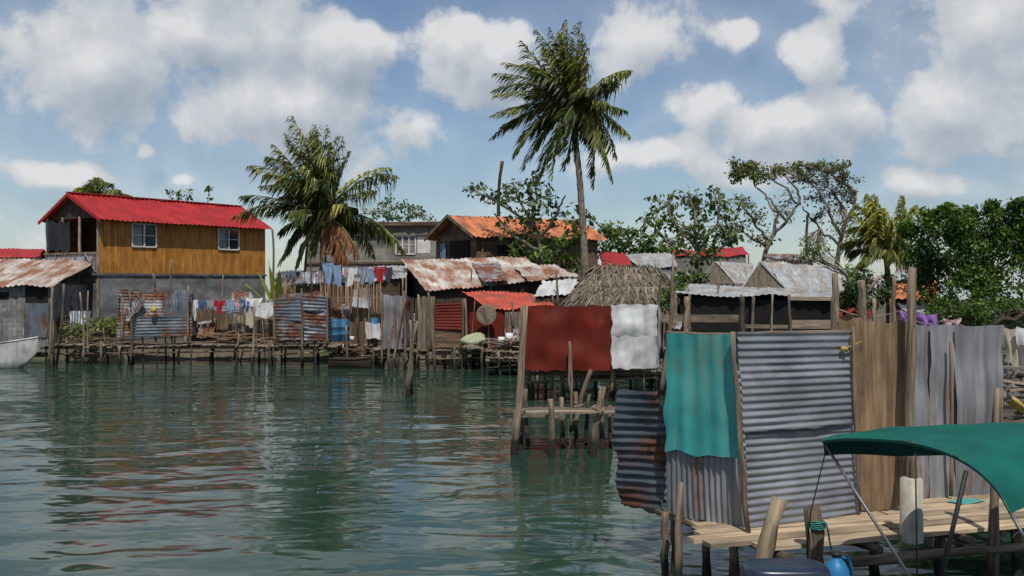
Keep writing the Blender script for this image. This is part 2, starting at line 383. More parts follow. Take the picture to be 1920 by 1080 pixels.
hgt=add2(add2(wn(.6,(.55,1.15,1),0,.050,.12,.4),wn(1.3,(.6,1.2,1),1,am.outputs[0],-.2,.6)),wn(3.6,(.75,1.2,1),1,.0055,.35))
bp=nn(nt2,'ShaderNodeBump'); bp.inputs['Strength'].default_value=1; bp.inputs['Distance'].default_value=1
nt2.links.new(hgt,bp.inputs['Height']); nt2.links.new(bp.outputs[0],b.inputs['Normal'])
mb=MB(); mb.quad(Vector((-1500,-60,0)),Vector((1500,-60,0)),Vector((1500,2500,0)),Vector((-1500,2500,0)))
mb.build('water',wm,kind='structure',origin=(0,0,0))
mb=MB()
edge=[(-70,41.5),(-22,41.2),(-12,41.5),(-5,40.5),(0,38.5),(4,35),(7,30),(8.5,24),(9,17),(12,15),(30,14),(70,14)]
for (x,y) in edge:
    mb.v += [Vector((x,y-1.2,-.3)),Vector((x,y,.5)),Vector((x*1.6,140,.6))]
for i in range(len(edge)-1):
    a=i*3
    for k in (0,1):
        idx=(a+k,a+3+k,a+4+k,a+1+k)
        mb.face(idx,[(mb.v[j].x,mb.v[j].y) for j in idx],.5)
mb.build('ground',M['earth'],kind='structure',origin=(0,0,0))

# ------------------------------------------------------------------ helpers for built things
def pole_obj(u0,v0,u1,v1,d,r,label='weathered wooden pole standing by the water',d1=None,mat='post',name='wooden_pole',group='rough wooden poles along the shore',under=0):
    p0=W(u0,v0,d); p1=W(u1,v1,d1 or d)
    if under: p0=p0+(p0-p1).normalized()*under
    mb=MB(); mb.pole(p0,p1,r,r*.75,bend=.03)
    return mb.build(name,M[mat],label=label,category='pole',group=group,origin=p0)

def part_pole(par,p0,p1,r,name='post',mat='post',bend=.02):
    mb=MB(); mb.pole(p0,p1,r,r*.8,bend=bend); return mb.build(name,M[mat],par)

def jetty(u0,u1,d,z,wid,label,step=.95,mat='plank',dR=None,tall=.0,name='wooden_jetty'):
    a=G(u0,d,z); b=G(u1,dR or d,z); L=(b-a).length; e=(b-a).normalized(); nb=Vector((-e.y,e.x,0))
    t=thing(name,label,'jetty',(a+b)/2-Z*z)
    mb=MB(); x=0
    while x<L:
        w=rr(.12,.22)
        if R.random()<.93:
            p=a+e*(x+w/2)+Z*(rr(-.015,.02)+.03*math.sin(x*1.3))
            mb.beam(p-nb*rr(.0,.22),p+nb*(wid+rr(-.1,.1)),w,.035)
        x+=w+.015
    mb.build('deck',M[mat],t)
    for y in (.08,wid-.1):
        part_pole(t,a+nb*y-Z*.09-e*.15,b+nb*y-Z*.09+e*.15,.055,'stringer',bend=.004)
    part_pole(t,a+nb*.08-Z*.34-e*.1,b+nb*.08-Z*.2,.032,'stringer',bend=.008)
    for y in (.02,wid-.05):
        x=rr(0,.3)
        while x<L:
            p=a+e*x+nb*(y+rr(-.1,.1)); h=rr(-.02,.16)+(rr(.15,tall) if R.random()<.25 and tall else 0)
            part_pole(t,Vector((p.x+rr(-.15,.15),p.y+rr(-.1,.1),-.6)),Vector((p.x,p.y,z+h)),rr(.03,.07),bend=.03)
            if R.random()<.12: part_pole(t,Vector((p.x+rr(-.8,.8),p.y,-.3)),Vector((p.x,p.y-.04,z-.1)),.03,'brace')
            x+=step*rr(.4,1.8)
    return t

def cubicle(name,label,loc,panels,posts,floor=None,category='latrine',dent=.03,fr=1.3):
    t=thing(name,label,category,loc)
    for (pn,cs,mat,al,pi,am,lb) in panels:
        mb=MB(); c=[W(*q) for q in cs]
        mb.sheet(c[0],c[1],c[2],c[3],pi,am,al,dent=dent,rag=.03,res=6,nl=16,fr=fr)
        o=mb.build(pn,M[mat],t)
        if lb:o["label"]=lb
    for (u0,v0,u1,v1,d,r) in posts:
        part_pole(t,W(u0,v0,d),W(u1,v1,d),r)
    return t

def rect(u0,u1,v0,v1,d,dR=None,sk=0):
    dR=dR or d
    return ((u0,v1+rr(-sk,sk),d),(u1,v1+rr(-sk,sk),dR),(u1+rr(-sk,sk),v0+rr(-sk,sk),dR),(u0+rr(-sk,sk),v0+rr(-sk,sk),d))

def window(par,P,s0,s1,z0,z1,name='window',cols=2,frame='white',off=.03):
    w=MB(); f=MB(); th=.055
    w.quad(P(s0+.02,-off-.005,z0+.02),P(s1-.02,-off-.005,z0+.02),P(s1-.02,-off-.005,z1-.02),P(s0+.02,-off-.005,z1-.02))
    win=w.build(name,M['glass'],par)
    def bar(a,b): f.beam(a,b,.06,th,up=(P(0,1,0)-P(0,0,0)).normalized())
    y=-off-.035
    bar(P(s0,y,z0),P(s1,y,z0)); bar(P(s0,y,z1),P(s1,y,z1))
    for k in range(cols+1):
        s=s0+(s1-s0)*k/cols; bar(P(s,y-.004,z0+.03),P(s,y-.004,z1-.03))
    f.beam(P(s0,y+.008,(z0+z1)/2),P(s1,y+.008,(z0+z1)/2),.03,.03)
    f.build('frame',M[frame],win)
    if cols==2:
        c=MB(); c.grid(lambda a,b_: P(s0+.03+(s1-s0-.06)*(.0+.42*a),-off-.012-.006*math.sin(a*25),z0+.04+(z1-z0-.08)*b_),12,2); c.build('curtain',CL['grey'],win)
    return win

# ================================================================== RED ROOF HOUSE
A=Vector((-18.26,44,0)); e=Vector((5.36,8,0)).normalized(); nb=Vector((-e.y,e.x,0)); HL=9.63
HWD=4.0; RG=2.0
def HP(s,t,z): return A+e*s+nb*t+Z*z
house=thing('wooden_house','two-storey house with ochre board walls and red tin roof','house',HP(HL/2,RG,.5))
mb=MB(); x=0
while x<HL:
    w=rr(.15,.21); w=min(w,HL-x) if HL-x>.05 else .05
    mb.beam(HP(x+w/2,rr(-.006,.006),3.5+rr(0,.07)),HP(x+w/2,.0,6.02),w-.012,.05,up=nb); x+=w
mb.beam(HP(0,.04,4.8),HP(HL,.04,4.8),.02,2.4,up=Z)
mb.beam(HP(HL-.03,.03,4.79),HP(HL-.03,HWD-.05,4.79),.05,2.46)
mb.beam(HP(0,HWD-.03,4.79),HP(HL,HWD-.03,4.79),.05,2.46)
mb.build('wall',M['ochre'],house,label='ochre vertical board upper wall')
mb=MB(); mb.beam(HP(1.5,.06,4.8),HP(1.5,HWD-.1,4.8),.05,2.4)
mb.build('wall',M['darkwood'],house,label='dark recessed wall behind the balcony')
mb=MB(); mb.beam(HP(.02,.05,2.0),HP(HL,.05,2.0),.14,2.9); mb.beam(HP(.08,.13,2.0),HP(.08,HWD-.1,2.0),.14,2.9); mb.beam(HP(HL-.08,.13,2.0),HP(HL-.08,HWD-.1,2.0),.14,2.9)
mb.build('wall',M['concrete'],house,label='stained grey concrete ground-floor wall')
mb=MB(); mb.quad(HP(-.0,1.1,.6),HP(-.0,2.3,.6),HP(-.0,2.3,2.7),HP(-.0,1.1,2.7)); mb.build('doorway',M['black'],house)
mb=MB(); mb.beam(HP(-.15,HWD/2-.03,3.5),HP(HL+.05,HWD/2-.03,3.5),HWD+.1,.1)
mb.build('floor_slab',M['concrete'],house)
mb=MB(); o1=-.25
mb.sheet(HP(o1,-.5,5.90),HP(HL+.15,-.5,5.90),HP(HL+.15,RG,7.18),HP(o1,RG,7.18),.26,.022,'v',dent=.02,rag=.0,res=6,nl=8)
mb.sheet(HP(o1,HWD+.3,5.93),HP(HL+.15,HWD+.3,5.93),HP(HL+.15,RG,7.17),HP(o1,RG,7.17),.26,.022,'v',dent=.01,rag=.0,res=6,nl=6)
roof=mb.build('roof',M['redroof'],house,label='corrugated red tin gable roof')
mb=MB(); 
mb.beam(HP(o1-.01,-.5,5.85),HP(o1-.01,RG,7.1),.03,.14); mb.beam(HP(o1-.01,HWD+.3,5.87),HP(o1-.01,RG,7.1),.03,.14)
mb.beam(HP(o1,RG,7.21),HP(HL+.12,RG,7.21),.3,.04)
mb.build('ridge_cap',M['redroof'],roof)
mb=MB(); mb.v+=[HP(.05,0,6.02),HP(.05,HWD,6.02),HP(.05,RG,7.07)]; mb.face((0,1,2),[(0,0),(4,0),(2,1.1)],.5)
mb.build('gable',M['darkwood'],house)
for t_ in (0.02,1.4,2.7,HWD-.1):
    mb=MB(); mb.beam(HP(-.02,t_,.5),HP(-.02,t_,6.1),.1,.1); mb.build('post',M['plank'],house)
mb=MB()
def cf(a,b): return HP(-.12+.06*math.sin(a*14),2.0+a*2.0+.03*math.sin(b*6),6.0-b*1.35-.15*abs(math.sin(a*9)))
mb.grid(cf,24,8); mb.build('hanging_tarpaulin',M['tarp'],house)
mb=MB(); mb.beam(HP(-.1,0,3.98),HP(-.1,HWD-.05,3.98),.02,.82,var=.5); mb.build('railing_netting',M['mesh'],house)
mb=MB()
for k in range(6): mb.beam(HP(-.14,k*.76+.05,3.55),HP(-.14,k*.76+.05,4.5),.05,.05)
mb.beam(HP(-.14,0,4.45),HP(-.14,HWD,4.45),.05,.07)
mb.beam(HP(-.17,0,3.6),HP(-.17,.75,4.4),.04,.04); mb.beam(HP(-.17,.75,3.6),HP(-.17,0,4.4),.04,.04)
mb.build('railing',M['plank'],house)
window(house,HP,1.64,2.92,4.78,5.82); window(house,HP,6.54,7.83,4.78,5.8)
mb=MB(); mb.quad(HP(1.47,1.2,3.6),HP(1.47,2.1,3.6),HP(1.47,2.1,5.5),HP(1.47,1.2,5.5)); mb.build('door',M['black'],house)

def frameP(a,b):
    a=Vector((a.x,a.y,0)); b=Vector((b.x,b.y,0)); ee=(b-a).normalized(); n_=Vector((-ee.y,ee.x,0))
    return (lambda s,t,z: a+ee*s+n_*t+Z*z),(b-a).length

def simple_house(name,label,a,b,wid,z0,z1,wallm,roofm,rtype='lean',rise=.5,over=.3,pitch=.2,amp=.02,category='house'):
    P,L=frameP(a,b)
    t=thing(name,label,category,P(L/2,wid/2,z0))
    mb=MB(); zc=(z0+z1)/2; hh=z1-z0
    mb.beam(P(0,0,zc),P(L,0,zc),.08,hh)
    mb.beam(P(.04,.05,zc),P(.04,wid,zc),.08,hh); mb.beam(P(L-.04,.05,zc),P(L-.04,wid,zc),.08,hh); mb.beam(P(.09,wid-.04,zc),P(L-.09,wid-.04,zc),.08,hh)
    if rtype=='gable':
        for s_ in (.03,L-.03):
            n=len(mb.v); mb.v+=[P(s_,0,z1),P(s_,wid,z1),P(s_,wid/2,z1+rise)]; mb.face((n,n+1,n+2),[(0,0),(wid,0),(wid/2,rise)],.5)
    mb.build('wall',M[wallm],t)
    mb=MB(); o=over
    if rtype=='lean':
        sl_=rise/wid
        mb.sheet(P(-o,-o,z1+.05-sl_*o),P(L+o,-o,z1+.05-sl_*o),P(L+o,wid+o,z1+rise+sl_*o),P(-o,wid+o,z1+rise+sl_*o),pitch,amp,'v',dent=.04,rag=.05,res=4,nl=8)
    else:
        k=rise/(wid/2)
        mb.sheet(P(-o,-o,z1+.03-k*o),P(L+o,-o,z1+.03-k*o),P(L+o,wid/2,z1+rise+.04),P(-o,wid/2,z1+rise+.04),pitch,amp,'v',dent=.04,rag=.04,res=4,nl=8)
        mb.sheet(P(-o,wid+o,z1+.03-k*o),P(L+o,wid+o,z1+.03-k*o),P(L+o,wid/2,z1+rise+.03),P(-o,wid/2,z1+rise+.03),pitch,amp,'v',dent=.03,rag=.03,res=4,nl=8)
    mb.build('roof',M[roofm],t)
    return t,P,L

t,P,L=simple_house('concrete_house','beige concrete two-storey house with low brown roof',G(575,58.5),G(838,57),6,.5,6.55,'beige','rustroof','lean',rise=.4,over=.4)
px=L/263.0; q0=575
window(t,P,(745-q0)*px,(781-q0)*px,4.75,5.8,cols=3); 
mb=MB(); mb.quad(P((784-q0)*px,-.06,4.8),P((808-q0)*px,-.06,4.8),P((808-q0)*px,-.06,5.75),P((784-q0)*px,-.06,5.75)); mb.build('shutter',M['white'],t)
window(t,P,(610-q0)*px,(642-q0)*px,4.9,5.6,cols=3)
mb=MB(); mb.beam(P(-.1,-.09,4.25),P(L+.1,-.09,4.25),.1,.12); mb.build('string_course',M['brownplank'],t)
mb=MB(); mb.beam(P(-.4,-.5,6.48),P(L+.4,-.5,6.48),.06,.2); mb.build('fascia',M['brownplank'],t)

oa=G(893,49); ob_=G(1120,53)
t,P,L=simple_house('timber_house','dark timber house with orange corrugated gable roof',oa,ob_,4.2,.5,5.55,'brownplank','orange','gable',rise=.95,over=.45,pitch=.25,amp=.03)
mb=MB()
mb.beam(P(-.47,-.47,5.36),P(-.47,2.1,6.52),.04,.16); mb.beam(P(-.47,4.65,5.36),P(-.47,2.1,6.52),.04,.16); mb.build('fascia',M['plank'],t)
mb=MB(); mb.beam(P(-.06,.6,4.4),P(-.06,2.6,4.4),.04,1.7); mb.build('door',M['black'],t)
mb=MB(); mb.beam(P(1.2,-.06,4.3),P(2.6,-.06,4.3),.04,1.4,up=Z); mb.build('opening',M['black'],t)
mb=MB(); mb.beam(P(-.1,3.0,4.4),P(-.1,3.5,4.4),.03,1.5); mb.build('curtain',CL['lblue'],t)
for s_ in (.3,2.0,3.4):
    mb=MB(); mb.beam(P(s_,-.1,2.9),P(s_,-.1,5.5),.1,.08); mb.build('post',M['plank'],t)
mb=MB(); mb.beam(P(0,-.2,3.1),P(L,-.2,3.1),.1,.12); mb.build('beam',M['plank'],t)

t,P,L=simple_house('block_house','grey concrete block house with rusty tin roof',G(-90,40.6),G(92,40.6),4,.3,3.05,'block','rustroof','lean',rise=1.05,over=.35,pitch=.22,amp=.025)
mb=MB(); mb.sheet(P(L-1.0,-.07,.9),P(L,-.07,.9),P(L,-.07,2.3),P(L-1.0,-.07,2.3),.12,.015); mb.build('tin_cladding',M['darkzinc'],t)
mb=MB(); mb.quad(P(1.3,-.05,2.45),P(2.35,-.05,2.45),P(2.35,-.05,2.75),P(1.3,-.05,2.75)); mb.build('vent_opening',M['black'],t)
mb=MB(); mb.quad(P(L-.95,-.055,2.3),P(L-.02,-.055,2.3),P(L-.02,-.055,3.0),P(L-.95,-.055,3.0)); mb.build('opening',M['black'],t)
simple_house('small_house','low house with bright red tin roof',G(-60,56),G(62,57),4,.5,4.6,'plank','redroof','gable',rise=.45,over=.3)

def roof_shed(name,label,cs,mat,wallm,pitch=.2,amp=.022,wall_to=.5,category='shed',al='v'):
    c=[W(*q) for q in cs]
    cen=sum(c,Vector())/4
    t=thing(name,label,category,Vector((cen.x,cen.y,wall_to)))
    mb=MB(); mb.sheet(c[0],c[1],c[2],c[3],pitch,amp,al,dent=.06,rag=.06,res=4,nl=12,fr=.8)
    mb.build('roof',M[mat],t)
    ins=[q.lerp(cen,.08) for q in c]
    mb=MB()
    for i,j in ((0,1),(1,2),(2,3),(3,0)):
        a,b_=ins[i],ins[j]
        mb.quad(Vector((a.x,a.y,wall_to)),Vector((b_.x,b_.y,wall_to)),Vector((b_.x,b_.y,b_.z-.09)),Vector((a.x,a.y,a.z-.09)))
    mb.build('wall',M[wallm],t)
    for q in c[:2]+[c[0].lerp(c[1],.5)]:
        qq=q.lerp(cen,.03); part_pole(t,Vector((qq.x,qq.y-.05,wall_to-.3)),Vector((qq.x,qq.y-.05,qq.z-.02)),.055)
    return t
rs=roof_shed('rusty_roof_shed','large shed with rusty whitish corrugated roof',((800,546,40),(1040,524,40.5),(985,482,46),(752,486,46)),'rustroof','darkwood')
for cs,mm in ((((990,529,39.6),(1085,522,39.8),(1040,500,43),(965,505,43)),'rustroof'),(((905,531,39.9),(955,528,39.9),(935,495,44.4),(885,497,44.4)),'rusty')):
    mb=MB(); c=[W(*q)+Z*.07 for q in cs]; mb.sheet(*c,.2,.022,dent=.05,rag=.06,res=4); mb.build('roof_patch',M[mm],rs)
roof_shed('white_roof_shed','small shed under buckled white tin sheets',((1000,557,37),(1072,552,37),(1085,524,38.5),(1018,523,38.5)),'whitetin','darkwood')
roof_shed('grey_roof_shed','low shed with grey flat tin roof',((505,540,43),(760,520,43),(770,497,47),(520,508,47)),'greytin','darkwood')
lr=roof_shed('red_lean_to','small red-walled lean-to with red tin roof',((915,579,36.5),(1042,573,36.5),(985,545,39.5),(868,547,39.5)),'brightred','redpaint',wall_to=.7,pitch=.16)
c=W(912,590,36.2); mb=MB(); mb.tube([c,c+Vector((0,-.05,.0)),c+Vector((0,-.06,0))],[.37,.37,.32],20,sm=False); mb.build('round_tray',M['plank'],label='round woven tray hanging on the red wall',category='tray',origin=c)
mb=MB(); mb.sheet(*[W(*q) for q in ((880,640,36.7),(940,640,36.7),(940,585,36.7),(880,585,36.7))],.5,.0); mb.build('plank_wall',M['redpaint'],lr)
mb=MB()
for k in range(5): mb.beam(W(950+k*8,640,36.3),W(950+k*8,585,36.3),.14,.03)
mb.build('door',M['plank'],lr)

th=thing('thatched_hut','round-ended hut with grey-brown palm thatch roof','hut',G(1165,34,.6))
c0=[W(1058,576,32),W(1262,572,32),W(1290,556,36.5),W(1085,556,37)]; r0=W(1115,503,34.5); r1=W(1228,505,34.5)
mb=MB()
def tri_strands(p,q,a,b_,n):
    for i in range(n):
        s=R.random(); tt=R.random()**.8*.95; L_=rr(.35,.9)
        ea=p.lerp(q,s); ri=a.lerp(b_,s); dirv=(ea-ri); ln=dirv.length; dirv/=ln
        nrm=(q-p).cross(a-p).normalized()
        if nrm.z<0:nrm=-nrm
        st=ri+dirv*(tt*ln); sd=dirv.cross(nrm)
        w=rr(.012,.04); k=rr(.02,.07)+.10*noise.noise(st*1.1)+(.08 if (tt*5)%1<.2 else 0)
        st=st+nrm*k; en=st+dirv*L_+sd*rr(-.2,.2)+nrm*rr(-.04,.07)-Z*rr(0,.1)
        mb.quad(st-sd*w,st+sd*w,en+sd*w*.4,en-sd*w*.4,var=min(1,max(0,R.gauss(.45+.5*noise.noise(st*.9),.28))))
for p,q,a,b_,n in ((c0[0],c0[1],r0,r1,4200),(c0[1],c0[2],r1,r1+Vector((.01,0,0)),1200),(c0[2],c0[3],r1,r0,200),(c0[3],c0[0],r0-Vector((.01,0,0)),r0,1200)):
    mb.quad(p,q,b_,a,var=.1); tri_strands(p,q,a,b_,n)
for i in range(260):
    s=R.random(); p=r0.lerp(r1,s)+Vector((0,rr(-.05,.05),0)); w=.02
    en=p+Vector((rr(-.25,.25),rr(-.3,.3),rr(-.05,.2))); mb.quad(p-Vector((w,0,0)),p+Vector((w,0,0)),en+Vector((w*.4,0,0)),en-Vector((w*.4,0,0)))
mb.build('roof',M['thatch'],th)
mb=MB()
cen=sum(c0,Vector())/4
for i in range(4):
    a=c0[i].lerp(cen,.1); b_=c0[(i+1)%4].lerp(cen,.1); n=int((b_-a).length/.09)
    for k in range(n):
        p=a.lerp(b_,k/n); mb.tube([Vector((p.x,p.y,.55)),Vector((p.x+rr(-.02,.02),p.y,p.z-.1))],[.03,.025],5)
mb.build('wall',M['cane'],th)

roof_shed('open_shed','open-fronted dark shed with thin flat tin roof',((1262,549,29),(1572,562,27),(1565,545,31),(1296,533,33)),'greytin','black',wall_to=.6,pitch=.18,amp=.012)  # near-black walls paint the shade beneath the roof
shd=thing('shed_counter','weathered board counter beneath the flat tin roof','counter',G(1500,26.6,.6))
for (a,b_,v0,v1) in ((1478,1572,556,563),(1482,1570,600,616),(1240,1390,590,604),(1390,1480,608,615)):
    mb=MB(); mb.beam(W(a,(v0+v1)/2,26.5),W(b_,(v0+v1)/2+rr(-2,2),26.5),.05,(v1-v0)/F*26.5); mb.build('board',M['plank'],shd)
for u,r_ in ((1483,.05),(1568,.045),(1388,.04),(1294,.035),(1447,.03)): part_pole(shd,W(u,640,26.42),W(u+rr(-5,5),552,26.42),r_)
gh=thing('gable_hut','hut with silvery tin roof and thatched gable end','hut',G(1480,36,.6))
mb=MB(); mb.sheet(*[W(*q) for q in ((1482,547,33),(1602,545,36),(1595,505,40),(1425,490,37))],.18,.02,dent=.05,rag=.05,res=4); mb.sheet(*[W(*q) for q in ((1384,548,34.5),(1500,540,41),(1575,503,41),(1423,490,37))],.18,.02,res=4); mb.build('roof',M['greytin'],gh)
def straw_gable(a,b_,c_,par,n=900):
    mb=MB(); mb.v+=[a,b_,c_]; mb.face((0,1,2),[(0,0),(1.6,0),(.8,1)],.3)
    for i in range(n):
        s=R.random(); tt=R.random(); p=a.lerp(b_,s).lerp(c_,tt*.98)+Vector((0,-.06,0)); q=p+Vector((rr(-.05,.05),-.03,-rr(.15,.4))); w=.02
        mb.quad(p-Vector((w,0,0)),p+Vector((w,0,0)),q+Vector((w,0,0)),q-Vector((w,0,0)),var=R.random())
    mb.build('gable',M['thatch'],par)
straw_gable(W(1388,546,34.4),W(1476,547,33.3),W(1425,494,36.6),gh)
for a,b_ in ((W(1420,496,36.3)-Z*.02,W(1386,549,34.2)),(W(1428,494,36.3),W(1480,549,33))):
    mb=MB(); mb.beam(a,b_,.05,.06); mb.build('fascia',M['greytin'],gh)
mb=MB(); mb.quad(G(1390,34.6,.5),G(1478,33.5,.5),W(1478,548,33.5),W(1390,548,34.6)); mb.quad(G(1478,33.5,.5),G(1600,36.2,.5),W(1600,547,36.2),W(1478,548,33.5)); mb.build('wall',M['darkwood'],gh)
gh=thing('gable_hut','smaller hut with pale tin roof and dark gable','hut',G(1360,38,.6))
mb=MB(); mb.sheet(*[W(*q) for q in ((1378,532,37),(1420,530,40),(1412,494,43),(1340,490,40))],.18,.02,res=4); mb.sheet(*[W(*q) for q in ((1306,532,38),(1390,525,43),(1410,494,43),(1340,490,40))],.18,.02,res=4); mb.build('roof',M['greytin'],gh)
straw_gable(W(1310,532,38.2),W(1376,532,37.2),W(1340,494,39.8),gh,500)
mb=MB(); mb.quad(G(1310,38.2,.5),G(1376,37.2,.5),W(1376,532,37.2),W(1310,532,38.2)); mb.build('wall',M['darkwood'],gh)
for nm,lb,cs,mt_,wl in (
 ('tin_roof_house','low house with vivid red tin roof',((1128,503,47),(1190,503,47),(1172,474,50),(1126,474,50)),'redroof','plank'),
 ('tin_roof_house','low house with pale grey tin roof',((1205,503,49),(1270,500,49),(1262,474,52),(1163,477,52)),'greytin','plank'),
 ('tin_roof_house','low hut with weathered tin roof beside the thatch',((1235,528,40),(1310,530,40),(1300,508,43),(1228,503,43)),'greytin','plank'),
 ('tin_roof_house','distant house with red painted roof',((1262,480,56),(1405,478,58),(1392,461,61),(1252,470,59)),'redroof','beige'),
 ('tin_roof_house','distant house with rust-coloured roof',((1435,494,48),(1525,498,50),(1515,478,54),(1440,476,52)),'rusty','plank'),
 ('tin_roof_house','house with faded orange-red roof among bushes',((1668,560,31),(1760,565,30),(1750,505,35),(1680,510,35)),'orange','brownplank'),
 ('tin_roof_house','low hut with pale tin roof beside bushes',((1672,520,33),(1745,526,33),(1735,470,38),(1700,470,38)),'greytin','plank'),
): roof_shed(nm,lb,cs,mt_,wl)
simple_house('block_wall_house','low grey block house behind the laundry',G(1740,23),G(2100,22),3,.5,2.35,'block','greytin','lean',rise=.2)

# ================================================================== vegetation
def frond(ml,ms,base,tip,arch,ll=.95,nl=60,droop=.6,wind=Vector((-.25,0,0)),varb=.4,w=.045):
    L_=(tip-base).length
    c=base.lerp(tip,.5)+Z*arch*L_-wind*L_*.12
    k0=Vector((rr(-.12,.12),rr(-.15,.15),rr(-.08,.08)))*L_
    def bz(t): return base*(1-t)**2+(c+k0)*2*t*(1-t)+tip*t*t
    pts=[bz(i/12) for i in range(13)]
    ms.tube(pts,[.042*(1-i/12)**.8+.007 for i in range(13)],5,var=.5)
    tw=rr(-1.0,1.0); hd=Vector((tip.x-base.x,tip.y-base.y,0))
    if hd.length<.4: hd=Vector((rr(-1,1),rr(-1,1),0))
    fv=rr(-.24,.24); dr=droop*rr(.7,1.4); sx=rr(.7,1.0); sx2=rr(.7,1.0)
    for i in range(nl):
        t=.1+.9*(i/nl); p=bz(t); tg=(bz(min(t+.02,1))-bz(t-.02)).normalized()
        sd=tg.cross(Z)
        if sd.length<.35: sd=Vector((-hd.y,hd.x,0)).normalized()
        sd.normalize(); sd=Matrix.Rotation(tw*.6,3,tg)@sd
        pr=(.5+.6*math.sin(min(1,t*1.15)*math.pi*.8))*(1 if t<.8 else 1-(t-.8)*3.2)
        for sg in (-1,1):
            if R.random()<.06: continue
            l=ll*pr*rr(.65,1.2)*(sx if sg<0 else sx2)*1.15
            d0=(sd*sg*rr(.3,.7)+tg*rr(.5,1.0)-Z*dr*rr(.2,.7)+wind*rr(.2,.8)).normalized()
            d1_=(d0*.5-Z*dr*rr(.6,1.5)+wind*rr(.4,1.3)).normalized()
            m_=p+d0*l*.5; q=m_+d1_*l*.55
            wd_=d0.cross(Vector((rr(-.6,.6),rr(-.6,.6),1))).normalized()*w*rr(.7,1.2)
            va=max(0,min(1,varb+fv+R.gauss(0,.18)))
            n=len(ml.v); ml.v+=[p,m_+wd_,q,m_-wd_]
            ml.face((n,n+1,n+2,n+3),[(0,0)]*4,va)
def palm(label,d,trunk,crown,tips,leaf,ll,r0=.17,dead=(),nuts=True,wind=Vector((-.25,0,0)),arch=.22,ysp=1.6,extra=10,droop=.7,fill=()):
    base=W(trunk[0][0],trunk[0][1],d); 
    t=thing('palm_tree',label,'tree',Vector((base.x,base.y,.5)))
    pts=[W(u,v,d) for u,v in trunk]+[W(crown[0],crown[1],d)]
    full=[]; rad=[]
    pts=[Vector((base.x,base.y,.3))]+pts
    N=36
    for i in range(N+1):
        f=i/N*(len(pts)-1); k=min(int(f),len(pts)-2); q=f-k
        p0=pts[max(k-1,0)];p1=pts[k];p2=pts[k+1];p3=pts[min(k+2,len(pts)-1)]
        p=.5*((2*p1)+(p2-p0)*q+(2*p0-5*p1+4*p2-p3)*q*q+(3*p1-p0-3*p2+p3)*q**3)
        full.append(p); rad.append(r0*(1-.45*i/N)*(1.05 if i%2 else .95)+(.08 if i==0 else 0))
    mb=MB(); mb.tube(full,rad,10,var=.5,wob=.03); mb.build('trunk',M['bark'],t)
    C=W(crown[0],crown[1],d); ml=MB(); ms=MB(); md=MB()
    for (u,v) in list(tips)+list(fill):
        q=W(u+rr(-5,5),v+rr(-5,5),d); rad_=(q-C).length
        q.y+=rr(-1,1)*ysp
        dn=(C.z-q.z)/max(rad_,.1)
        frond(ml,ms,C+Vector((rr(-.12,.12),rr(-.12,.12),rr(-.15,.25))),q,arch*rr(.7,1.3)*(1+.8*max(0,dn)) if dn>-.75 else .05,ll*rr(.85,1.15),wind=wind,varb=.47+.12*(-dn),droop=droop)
    for k in range(extra):
        an=k/extra*2*math.pi+rr(-.2,.2); 
        ln=rr(.6,.85)*(W(tips[0][0],tips[0][1],d)-C).length
        q=C+Vector((math.cos(an)*ln*.6,math.sin(an)*ln*.85,rr(-.4,.6)*ln))+wind*.8; frond(ml,ms,C,q,.25,ll,wind=wind,varb=.22,droop=droop)
    cr=ml.build('crown',leaf,t)
    ms.build('stems',M['rib'],cr)
    if dead:
        s2=MB()
        for (u,v) in dead:
            q=W(u,v,d); q.y-=rr(.3,1.0); frond(md,s2,C-Z*.1,q,.3,ll,wind=wind,varb=.5,droop=1.1)
        do=md.build('dead_fronds',L_dead,t)
        s2.build('dead_stems',M['rib'],do)
    if nuts:
        for k in range(8):
            mb=MB(); p=C+Vector((rr(-.35,.35),rr(-.45,.1),-.25+rr(-.25,.15))); mb.blob(p,.11,.11,.14,8,6,var=R.random())
            mb.build('coconut',M['rib'],t)
    return t
palm('tall coconut palm with windblown crown and curved trunk',45,[(1097,512),(1093,430),(1087,340),(1080,270)],(1074,205),
 [(1065,36),(1035,46),(1085,60),(1008,66),(978,88),(990,112),(1092,92),(945,122),(926,142),(922,166),(925,190),(930,226),(920,264),(945,240),(962,300),(975,312),(1005,342),(1032,345),(1055,325),
  (1180,136),(1160,150),(1178,215),(1182,258),(1160,285),(1150,338),(1130,310),(1112,350)],L_palm,.88,r0=.2,wind=Vector((-.45,0,0)),extra=8,
 fill=((1050,60),(1025,75),(1050,85),(1020,100),(1070,75),(1085,85),(1040,120),(1065,110),(1000,150),(985,170),(1085,130),(1090,110),(960,205),(980,250),(1010,280),(1120,230),(1100,260),(1040,290),(1110,180),(1015,135),(975,135),(1140,200),(1135,270),(1075,300)))
palm('coconut palm with drooping fronds beside the grey house',43,[(606,525),(606,470)],(606,405),
 [(560,226),(588,230),(618,238),(538,248),(515,268),(645,258),(658,285),(497,290),(482,316),(478,345),(462,372),(440,402),(742,322),(752,338),(700,352),(750,470),(728,452),(700,478),(536,482),(518,494),(560,500),(590,480)],
 L_palm,.92,r0=.2,dead=((660,492),(680,480),(645,500),(630,470)),wind=Vector((-.35,0,0)),arch=.26,extra=6,droop=.85,
 fill=((590,260),(605,266),(565,280),(600,300),(625,280),(640,290),(545,305),(530,330),(520,365),(580,320),(640,330),(660,430),(560,440),(615,310),(550,350),(650,380),(500,400)))
